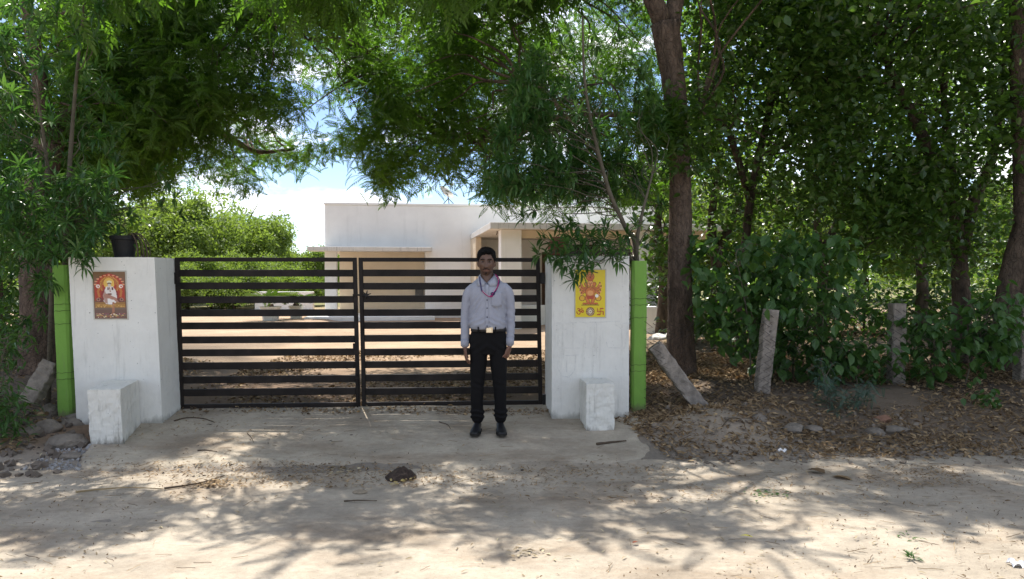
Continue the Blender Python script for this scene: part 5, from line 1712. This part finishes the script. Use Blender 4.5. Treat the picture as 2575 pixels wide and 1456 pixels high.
for sd, hgt, rad, n, size in ((1, 5.4, 3.4, 30000, .20), (2, 3.6, 2.4, 16000, .18), (3, 4.6, 2.6, 22000, .19)):
    b, tb = far_shape(sd, hgt, rad, n, size)
    root = thing('tree', 'tree', 'tree', (0, 0, 0))
    co = b.build('crown', m_far, root, kind='stuff'); to = tb.build('trunk', m_bark2, root, True)
    SHP.append([root, co, to, False])
def far_tree(k, x, y, label, group, sc=1, rz=0, dz=0):
    root, co, to, used = SHP[k]
    if used:
        r = root.copy(); C.objects.link(r)
        for ch in (co, to):
            c_ = ch.copy(); C.objects.link(c_); c_.parent = r
    else:
        r = root; SHP[k][3] = True
    r.location = (x, y, Hp(x, y) + dz); r.scale = (sc,) * 3; r.rotation_euler = (0, 0, rz)
    r['label'] = label; r['group'] = group
FT = 'sunlit trees beyond the yard'
for k, xd, Y, sc, rz, lab in ((0, 395, 37, .98, 0, 'bright sunlit tree above the left gate leaf, leftmost of its row'), (0, 520, 39, 1.02, 2, 'bright rounded tree above the left gate leaf'), (2, 630, 41, 1.0, 1, 'bright sunlit tree sloping down towards the house'),
                         (1, 700, 46, .85, 0, 'low dark green tree seen over the left gate leaf near the house'), (1, 795, 44, .82, 3, 'low tree touching the left corner of the house'), (1, 748, 52, .72, 3, 'small distant tree between two low trees left of the house'), (0, 270, 40, 1.0, 4, 'sunlit tree behind the flower pot'), (2, 90, 42, 1.2, 5, 'sunlit tree far behind the left neem trunk'),
                         (1, 470, 31, .62, 4, 'small tree seen between the upper gate bars at the left'), (1, 590, 33, .62, 1, 'small tree seen between the upper gate bars near the gate middle'), (1, 690, 35, .62, 5, 'small tree seen between the gate bars behind the planters')):
    p = W(xd, 690, Y); far_tree(k, p[0], Y, lab, FT, sc, rz)
GT = 'sunlit trees beyond the grove'
for k, xd, Y, sc, rz, lab in ((0, 1790, 28, 1.05, 1, 'bright yellow green tree just right of the neem trunk'), (2, 1980, 36, 1.2, 2, 'sunlit tree seen through the grove behind the tall shrub'), (0, 2180, 40, 1.2, 3, 'sunlit tree seen through the grove above the upright post'), (2, 2400, 36, 1.3, 4, 'sunlit tree seen through the grove beside the forked trunk'), (0, 2600, 38, 1.3, 5, 'sunlit tree seen through the grove at the right edge'), (0, 2850, 40, 1.3, 0, 'sunlit tree past the right edge of the grove'), (1, 1690, 34, .9, 2, 'small sunlit tree between the house and the neem trunk')):
    p = W(xd, 690, Y); far_tree(k, p[0], Y, lab, GT, sc, rz)
for k, xd, Y, sc, rz, lab in ((1, 470, 29.5, .50, 0, 'low hedge bush behind the left end of the gate'), (1, 530, 30.5, .46, 2, 'low hedge bush second from the left behind the gate'), (1, 590, 29.5, .50, 4, 'low hedge bush in the middle of the row behind the gate'), (1, 655, 31, .46, 1, 'low hedge bush behind the larger planter'), (1, 720, 32, .48, 3, 'low hedge bush behind the smaller planter'), (1, 785, 33, .46, 5, 'low hedge bush near the house corner')):
    p = W(xd, 690, Y); far_tree(k, p[0], Y, lab, 'low hedge across the yard', sc, rz, -.62 * sc)
# far wood closing the horizon
rng = np.random.RandomState(77)
b = MB()
N = 26000
x = rng.uniform(-75, 75, N); y = 70 + rng.uniform(-4, 4, N) + .002 * x * x
top = 2.6 + .9 * wav(np.stack([x, np.zeros(N)], 1), .25, 4, 3)
P = np.stack([x, y, rng.uniform(0, 1, N) ** .8 * top], 1)
scatter(b, 'diamond', P, nrm(rng.normal(0, 1, P.shape)), rng.uniform(.35, .7, N), rng, roll=.8)
o = b.build('far_wood', m_far, None, kind='stuff'); o['label'] = 'distant belt of trees closing the horizon'; o['category'] = 'wood'
# low white compound wall and hedge beyond the yard
b = MB(); p = W(640, 700, 29)
b.obox(p[0], p[0] + 2.2, 29, 29.2, -.1, .95)
tag(bevel(b.build('yard_wall', m_house, None, loc=(p[0] + 1, 29.1, 0)), .01, 1), 'short low white wall beyond the planters', 'wall')

# ------------------------------------------------------------------ litter, stones, small things
def litter(name, n, pts, size, mat, seed, kind='broad', lift=.012, flat=.35, label=None, tint=None):
    rng = np.random.RandomState(seed)
    P = pts(rng, n)
    z = H(P[:, 0], P[:, 1]) + lift + rng.uniform(0, .012, len(P))
    P3 = np.stack([P[:, 0], P[:, 1], z], 1)
    a = rng.uniform(0, 6.28, len(P))
    al = np.stack([np.cos(a), np.sin(a), rng.normal(0, flat, len(P))], 1)
    b = MB(); scatter(b, kind, P3, al, rng.uniform(size[0], size[1], len(P)), rng, tint=tint(rng, len(P)) if tint else None, roll=flat * 1.3)
    o = b.build(name, mat, None, kind='stuff')
    if label: o['label'] = label
    return o
def box_pts(x0, x1, y0, y1, sc=1.3, thr=-.3, seed=1, f=None):
    def g(rng, n):
        out = []
        while sum(map(len, out)) < n:
            q = np.stack([rng.uniform(x0, x1, n), rng.uniform(y0, y1, n)], 1)
            k = wav(q, sc, seed, 3) > thr + rng.uniform(-.4, .4, n)
            if f is not None: k &= f(q[:, 0], q[:, 1], rng)
            out.append(q[k])
        return np.concatenate(out)[:n]
    return g
def right_bank(x, y, rng):
    s, t = st(x, y)
    mound = np.exp(-(((x - 1.95) / .5) ** 2 + ((y - 7.2) / .38) ** 2))
    return (mound < rng.uniform(.25, 1.3, len(x))) & (s > 4.42 + .22 * np.clip(-t - .5, 0, 2)) & (t > -1.75 + rng.uniform(-.15, .3, len(x)))
litter('twig_bits', 900, box_pts(1.0, 8.5, 6, 11, 1.6, -.4, 43, right_bank), (.05, .22), m_dry, 91, 'stick', .02, .2, 'dry sticks among the litter of the right bank', tint=lambda r, n: r.beta(1, 4, n))
litter('leaf_litter', 30000, box_pts(1.0, 8.5, 5.8, 12.5, 1.8, -.5, 33, right_bank), (.035, .095), m_dry, 11, 'lance', .012, .55, label='curled narrow dry leaves on the bank right of the drive')
m_dry_o = litter('leaf_litter', 16000, box_pts(1.0, 8.5, 5.9, 12.5, 1.6, -.5, 3, right_bank), (.018, .062), m_dry, 1, label='brown dry leaves covering the bank right of the drive')
litter('leaf_litter', 5200, box_pts(-9, -3.6, 6.2, 12, 1.6, -.2, 5, lambda x, y, r: (st(x, y)[0] < -.85) & (st(x, y)[1] > -1.4)), (.035, .08), m_dry, 2, label='brown dry leaves on the bank left of the drive')
litter('fallen_leaves', 1500, box_pts(-6.5, 6.5, 2.6, 6.6, 1.4, -.1, 7), (.016, .055), m_pale, 3, 'lance', .012, .22, 'small yellowed leaves scattered over the dusty road')
litter('fallen_leaves', 1000, box_pts(-2.5, 3.5, 5.3, 6.5, 1.6, -.15, 17), (.016, .05), m_dry, 23, 'lance', .014, .25, 'brown leaf bits swept along the foot of the ramp')
litter('fallen_leaves', 420, box_pts(-3.6, .9, 6.0, 7.95, 1.4, .1, 9), (.016, .05), m_dry, 4, 'lance', .022, .25, 'bits of dry leaf on the concrete ramp')
litter('leaf_litter', 650, box_pts(-3.5, .4, 7.75, 8.0, 2, -.4, 10), (.02, .05), m_dry, 5, 'broad', .022, .25, 'dry leaves caught under the gate')
litter('leaf_litter', 11000, box_pts(-4, 2.5, 8.05, 14.5, 1.2, -.15, 11), (.03, .07), m_dry, 6, 'broad', .008, .3, 'dry leaves over the yard just inside the gate', tint=lambda r, n: r.beta(1.2, 2.6, n))
litter('leaf_litter', 5000, box_pts(3, 14, 12, 22, 1.0, -.1, 12), (.06, .12), m_dry, 7, 'broad', .01, .4, 'dry leaves on the grove floor')
litter('grit', 6000, box_pts(-6.5, 6.5, 2.6, 6.6, 1.1, -.1, 13), (.006, .022), m_dry, 8, 'diamond', .012, .6, 'grit and crumbs on the road', tint=lambda r, n: r.beta(1, 3, n))

litter('twig_bits', 700, box_pts(-6.5, 6.5, 2.6, 7.2, 1.3, -.1, 27), (.03, .13), m_dry, 9, 'stick', .014, .08, 'broken bits of twig scattered over the road', tint=lambda r, n: r.beta(1.2, 3, n))
litter('leaf_litter', 2600, box_pts(-3.4, 3.6, 5.7, 6.35, 1.8, .0, 37), (.018, .05), m_dry, 29, 'lance', .014, .3, 'drift of leaf bits along the foot of the ramp')
rng = np.random.RandomState(55)
def rock(xd, yd, size, label, seed, group=None, squash=.6, name='rock', mat=m_rock):
    p = ground_px(xd, yd)
    rng = np.random.RandomState(seed)
    bm = bmesh.new()
    bmesh.ops.create_icosphere(bm, subdivisions=4, radius=1)
    sx, sy = rng.uniform(.8, 1.25), rng.uniform(.7, 1.0)
    co = np.array([v.co for v in bm.verts])
    d = 1 + .22 * wav(co, 1.6, seed, 3)
    # flatten a few faces so it reads as broken stone
    for _ in range(7):
        n_ = nrm(rng.normal(0, 1, 3)); h = co @ n_
        lim = rng.uniform(.55, .8)
        d = np.where(h * d > lim, lim / np.maximum(h, 1e-3), d)
    d = d + .07 * wav(co, 6, seed + 1, 4)
    co = co * d[:, None] * np.array((sx, sy, squash)) * size
    fs = [tuple(v.index for v in f.verts) for f in bm.faces]
    bm.free()
    o = MB().add(co + p + np.array((0, 0, size * squash * .15)), fs).build(name, mat, None, loc=p)
    return tag(o, label, 'rock', group)
GR = 'broken stones on the left bank'
rock(165, 1118, .20, 'large flat broken stone left of the white block', 1, GR, .45)
rock(112, 1082, .15, 'grey stone half buried on the left bank', 2, GR, .5)
rock(70, 1092, .11, 'small stone near the left edge of the bank', 3, GR, .6)
rock(188, 1062, .13, 'stone tucked beside the left pillar foot', 4, GR, .6)
rock(130, 1035, .11, 'stone under the fallen post on the left', 5, GR, .7)
rock(178, 1150, .09, 'small stone in the rubble below the left block', 6, GR, .5)
GR = 'pale stones on the right bank'
rock(1990, 1082, .17, 'long pale stone at the foot of the right bank', 11, GR, .4)
rock(2040, 1080, .10, 'pale stone next to the bluish weed', 12, GR, .5)
rock(2255, 1085, .13, 'whitish stone on the litter of the right bank', 13, GR, .5)
rock(2205, 1092, .09, 'smaller pale stone beside the whitish one', 14, GR, .5)
rock(2215, 1060, .08, 'reddish stone above the pale stones on the right bank', 15, GR, .7, mat=M('red_rock', (.22, .12, .08), rough=.95, var=.3, bump=.8, bscale=30))
rock(1900, 1055, .10, 'stone behind the dirt mound', 16, GR, .5)
rock(1825, 1155, .06, 'small stone in the leaf litter near the road', 18, GR, .6)
m_wrock = M('whitewashed_stone', (.62, .60, .56), rough=.9, var=.15, scale=8)
for k, (xd, yd) in enumerate(((1655, 852), (1690, 850), (1760, 848), (1735, 832))):
    rock(xd, yd, .22, 'whitewashed kerb stone in the yard, %s' % ['left of the neem trunk', 'hidden edge left of the neem trunk', 'right of the neem trunk', 'set back behind the neem trunk'][k], 30 + k, 'whitewashed stones in the yard', .45, mat=m_wrock)
p = ground_px(1635, 838)
tag(bevel(MB().obox(p[0] - .14, p[0] + .14, p[1] - .14, p[1] + .14, p[2] - .05, p[2] + .62).build('white_block', m_house, None, loc=p), .02, 2), 'white square block in the yard between the green post and the neem trunk', 'concrete block')
# gravel and crumbled soil at the left bank
rng = np.random.RandomState(15)
b = MB()
V8 = np.array([(-1, -1, -1), (1, -1, -1), (1, 1, -1), (-1, 1, -1), (-1, -1, 1), (1, -1, 1), (1, 1, 1), (-1, 1, 1)]) * .5
F6 = np.array([(0, 3, 2, 1), (4, 5, 6, 7), (0, 1, 5, 4), (1, 2, 6, 5), (2, 3, 7, 6), (3, 0, 4, 7)])
def crumbs(b, n, x0, x1, y0, y1, s0, s1, f):
    k = 0
    while k < n:
        x, y = rng.uniform(x0, x1), rng.uniform(y0, y1)
        if not f(*st(x, y)): continue
        q = np.array(Matrix.Rotation(rng.uniform(0, 6), 3, Vector(rng.normal(0, 1, 3)).normalized()))
        s_ = s0 + (s1 - s0) * rng.rand() ** 3
        b.add((V8 * rng.uniform(.6, 1.2, (8, 3))) @ q.T * s_ + np.array((x, y, Hp(x, y) + s_ * .2)), F6); k += 1
crumbs(b, 500, -6, -3.4, 6.0, 7.6, .015, .07, lambda s, t: s < -.25 and t < -.1)
o = b.build('gravel', M('clod_dark', (.13, .105, .085), rough=.95, var=.35), None, kind='stuff'); o['label'] = 'brown clods and gravel on the left bank'
b = MB()
crumbs(b, 420, 1.0, 4.5, 6.4, 8, .012, .05, lambda s, t: s > 4.6)
o = b.build('gravel', M('clod', (.20, .165, .13), rough=.95, var=.3), None, kind='stuff'); o['label'] = 'small clods on the right bank'

b = MB()
crumbs(b, 260, -3.4, .9, 6.0, 7.9, .006, .026, lambda s, t: -.3 < s < 4.4)
o = b.build('grit', M('dark_seed', (.07, .055, .045), rough=.9, var=.4), None, kind='stuff'); o['label'] = 'dark crumbs and seeds on the ramp'
b = MB()
crumbs(b, 420, -4.2, -3.4, 6.1, 6.9, .007, .026, lambda s, t: -.62 < s < -.15 and -1.75 < t < -1.1)
o = b.build('gravel', M('pale_gravel', (.30, .29, .285), rough=.95, var=.3), None, kind='stuff'); o['label'] = 'pale grey gravel at the foot of the left block'

# dung heap on the road
p = ground_px(1005, 1206)
m_dung = M('dung', (.05, .034, .026), rough=.8, var=.45, scale=30, bump=1.0, bscale=55, bdist=.02)
bm = bmesh.new(); bmesh.ops.create_icosphere(bm, subdivisions=5, radius=1)
co = np.array([v.co for v in bm.verts]); fs = [tuple(v.index for v in f.verts) for f in bm.faces]; bm.free()
th = np.arctan2(co[:, 1], co[:, 0])
rad = 1 + .10 * np.sin(3 * th + 1) + .06 * wav(co, 4, 3, 3)
z = np.maximum(co[:, 2], -.1) * (.62 + .2 * np.sin(2.5 * co[:, 0] + .8)) + .07 * np.sin(co[:, 0] * 14 + 5 * np.sin(co[:, 1] * 4 + co[:, 0] * 2)) + .05 * wav(co, 7, 9, 2)
co2 = np.stack([co[:, 0] * rad * .125, co[:, 1] * rad * .10, z * .115], 1)
tag(MB().add(co2 + p, fs).build('dung_heap', m_dung, None, smooth=True, loc=p), 'dark wrinkled heap of cow dung on the road before the gate', 'dung')
p2 = ground_px(905, 1240)
co3 = np.stack([co[:, 0] * .055, co[:, 1] * .05, np.maximum(co[:, 2], 0) * .014 * (1 + .3 * wav(co, 5, 2, 2))], 1)
tag(MB().add(co3 + p2 + (0, 0, .008), fs).build('dry_pat', M('dry_pat', (.26, .21, .15), rough=.95, var=.3, scale=40), None, smooth=True, loc=p2), 'small dried flat pat among yellow leaves on the road', 'dung')

def twig(pts, r, label, mat=m_twig):
    P = [ground_px(*q) for q in pts]
    for k, q in enumerate(P): q[2] += r + .016
    o = MB().tube(spline(P, 4), np.linspace(r, r * .5, 4 * (len(P) - 1) + 1), 6, jit=.2).build('twig', mat, None, loc=P[0])
    tag(o, label, 'twig', 'fallen twigs')
twig([(438, 1064), (470, 1056), (510, 1058), (540, 1068)], .007, 'curved dark twig on the ramp right of the left pillar')
twig([(497, 1139), (520, 1138), (546, 1142)], .006, 'short dark twig low on the ramp')
twig([(622, 1095), (632, 1106), (638, 1118)], .004, 'tiny twig pointing downhill on the ramp')
twig([(190, 1245), (250, 1238), (310, 1234), (350, 1234), (410, 1237)], .007, 'long pale stick lying on the road at the left', M('pale_stick', (.30, .22, .12), rough=.9, var=.25))
twig([(413, 1236), (470, 1228), (520, 1218), (565, 1203)], .008, 'long brown stick continuing the pale one on the road')
twig([(865, 1268), (900, 1266), (948, 1267)], .006, 'straight dark twig on the shaded road')
twig([(1104, 1066), (1125, 1073), (1133, 1084)], .005, 'hooked twig on the ramp left of the man')
twig([(1500, 1124), (1540, 1119), (1575, 1116)], .012, 'short broken branch before the right block')
twig([(1815, 1080), (1835, 1058), (1865, 1062), (1875, 1085)], .006, 'looped thin root sticking out of the dirt mound')

def leaf_thing(name, xd, yd, n, size, mat, label, kind='lance', up=.1, seed=1, cat='leaf', spread=.02):
    rng = np.random.RandomState(seed)
    p = ground_px(xd, yd); p[2] += .016
    a = rng.uniform(0, 6.28, n)
    b = MB(); scatter(b, kind, p + np.stack([rng.normal(0, spread, n), rng.normal(0, spread, n), rng.uniform(0, .01, n)], 1), np.stack([np.cos(a), np.sin(a), rng.uniform(0, up, n)], 1), rng.uniform(size * .7, size, n), rng, roll=.2)
    o = tag(b.build(name, mat, None, loc=p), label, cat)
    if n > 8: o['kind'] = 'stuff'
    return o
leaf_thing('yellow_leaf', 1893, 1358, 1, .10, M('fresh_yellow_leaf', (.60, .52, .08), rough=.5, var=.2), 'bright yellow fallen leaf cluster on the sunlit road', 'lance', .3, 2)
leaf_thing('leaf_sprig', 1936, 1246, 40, .035, m_shrub, 'fallen green leaf sprig in the road shade right of centre', 'broad', .2, 3, 'leaves', .07)
leaf_thing('leaf_sprig', 1325, 1396, 22, .035, m_pale, 'pale wilted sprig on the sunlit road', 'broad', .3, 4, 'leaves', .05)
leaf_thing('grass_tuft', 2293, 1412, 18, .06, m_shrub, 'small green grass tuft on the road at the right', 'lance', .9, 5, 'grass', .012)
leaf_thing('grass_tuft', 2280, 1356, 14, .05, m_shrub, 'flat green weed on the road above the grass tuft', 'lance', .3, 15, 'grass', .04)
leaf_thing('big_leaf', 2083, 1199, 2, .20, m_dry, 'large curled brown leaf at the road edge', 'broad', .15, 6)
leaf_thing('dead_leaf', 1595, 1380, 1, .05, M('rust_leaf', (.20, .05, .02), rough=.7), 'small rust red leaf on the sunlit road', 'broad', .2, 7)
leaf_thing('leaf_heap', 535, 1222, 90, .04, m_dry, 'little heap of leaf bits beside the long stick', 'broad', .4, 8, 'leaves', .07)
leaf_thing('leaf_heap', 855, 1190, 60, .035, m_pale, 'scatter of yellow leaves left of the dung', 'broad', .3, 9, 'leaves', .10)
leaf_thing('leaf_heap', 1005, 1213, 30, .04, m_yellow, 'yellow leaves against the foot of the dung', 'broad', .3, 10, 'leaves', .06)
def scrap(xd, yd, w, label, seed):
    rng = np.random.RandomState(seed)
    p = ground_px(xd, yd); p[2] += .02
    n = 7
    g = np.linspace(-1, 1, n)
    V = [(p[0] + a * w * (1 + .25 * rng.rand()), p[1] + c * w * .8 * (1 + .25 * rng.rand()), p[2] + .02 * rng.rand() + .01 * math.sin(a * 4 + c * 3)) for c in g for a in g]
    Fc = [(r * n + c, r * n + c + 1, (r + 1) * n + c + 1, (r + 1) * n + c) for r in range(n - 1) for c in range(n - 1)]
    tag(MB().add(V, Fc).build('paper_scrap', m_paper, None, loc=p), label, 'litter', 'scraps of white litter')
scrap(2556, 1428, .035, 'crumpled white scrap on the road at the lower right corner', 1)
scrap(1966, 1140, .03, 'small torn white scrap in the leaves at the road edge', 2)
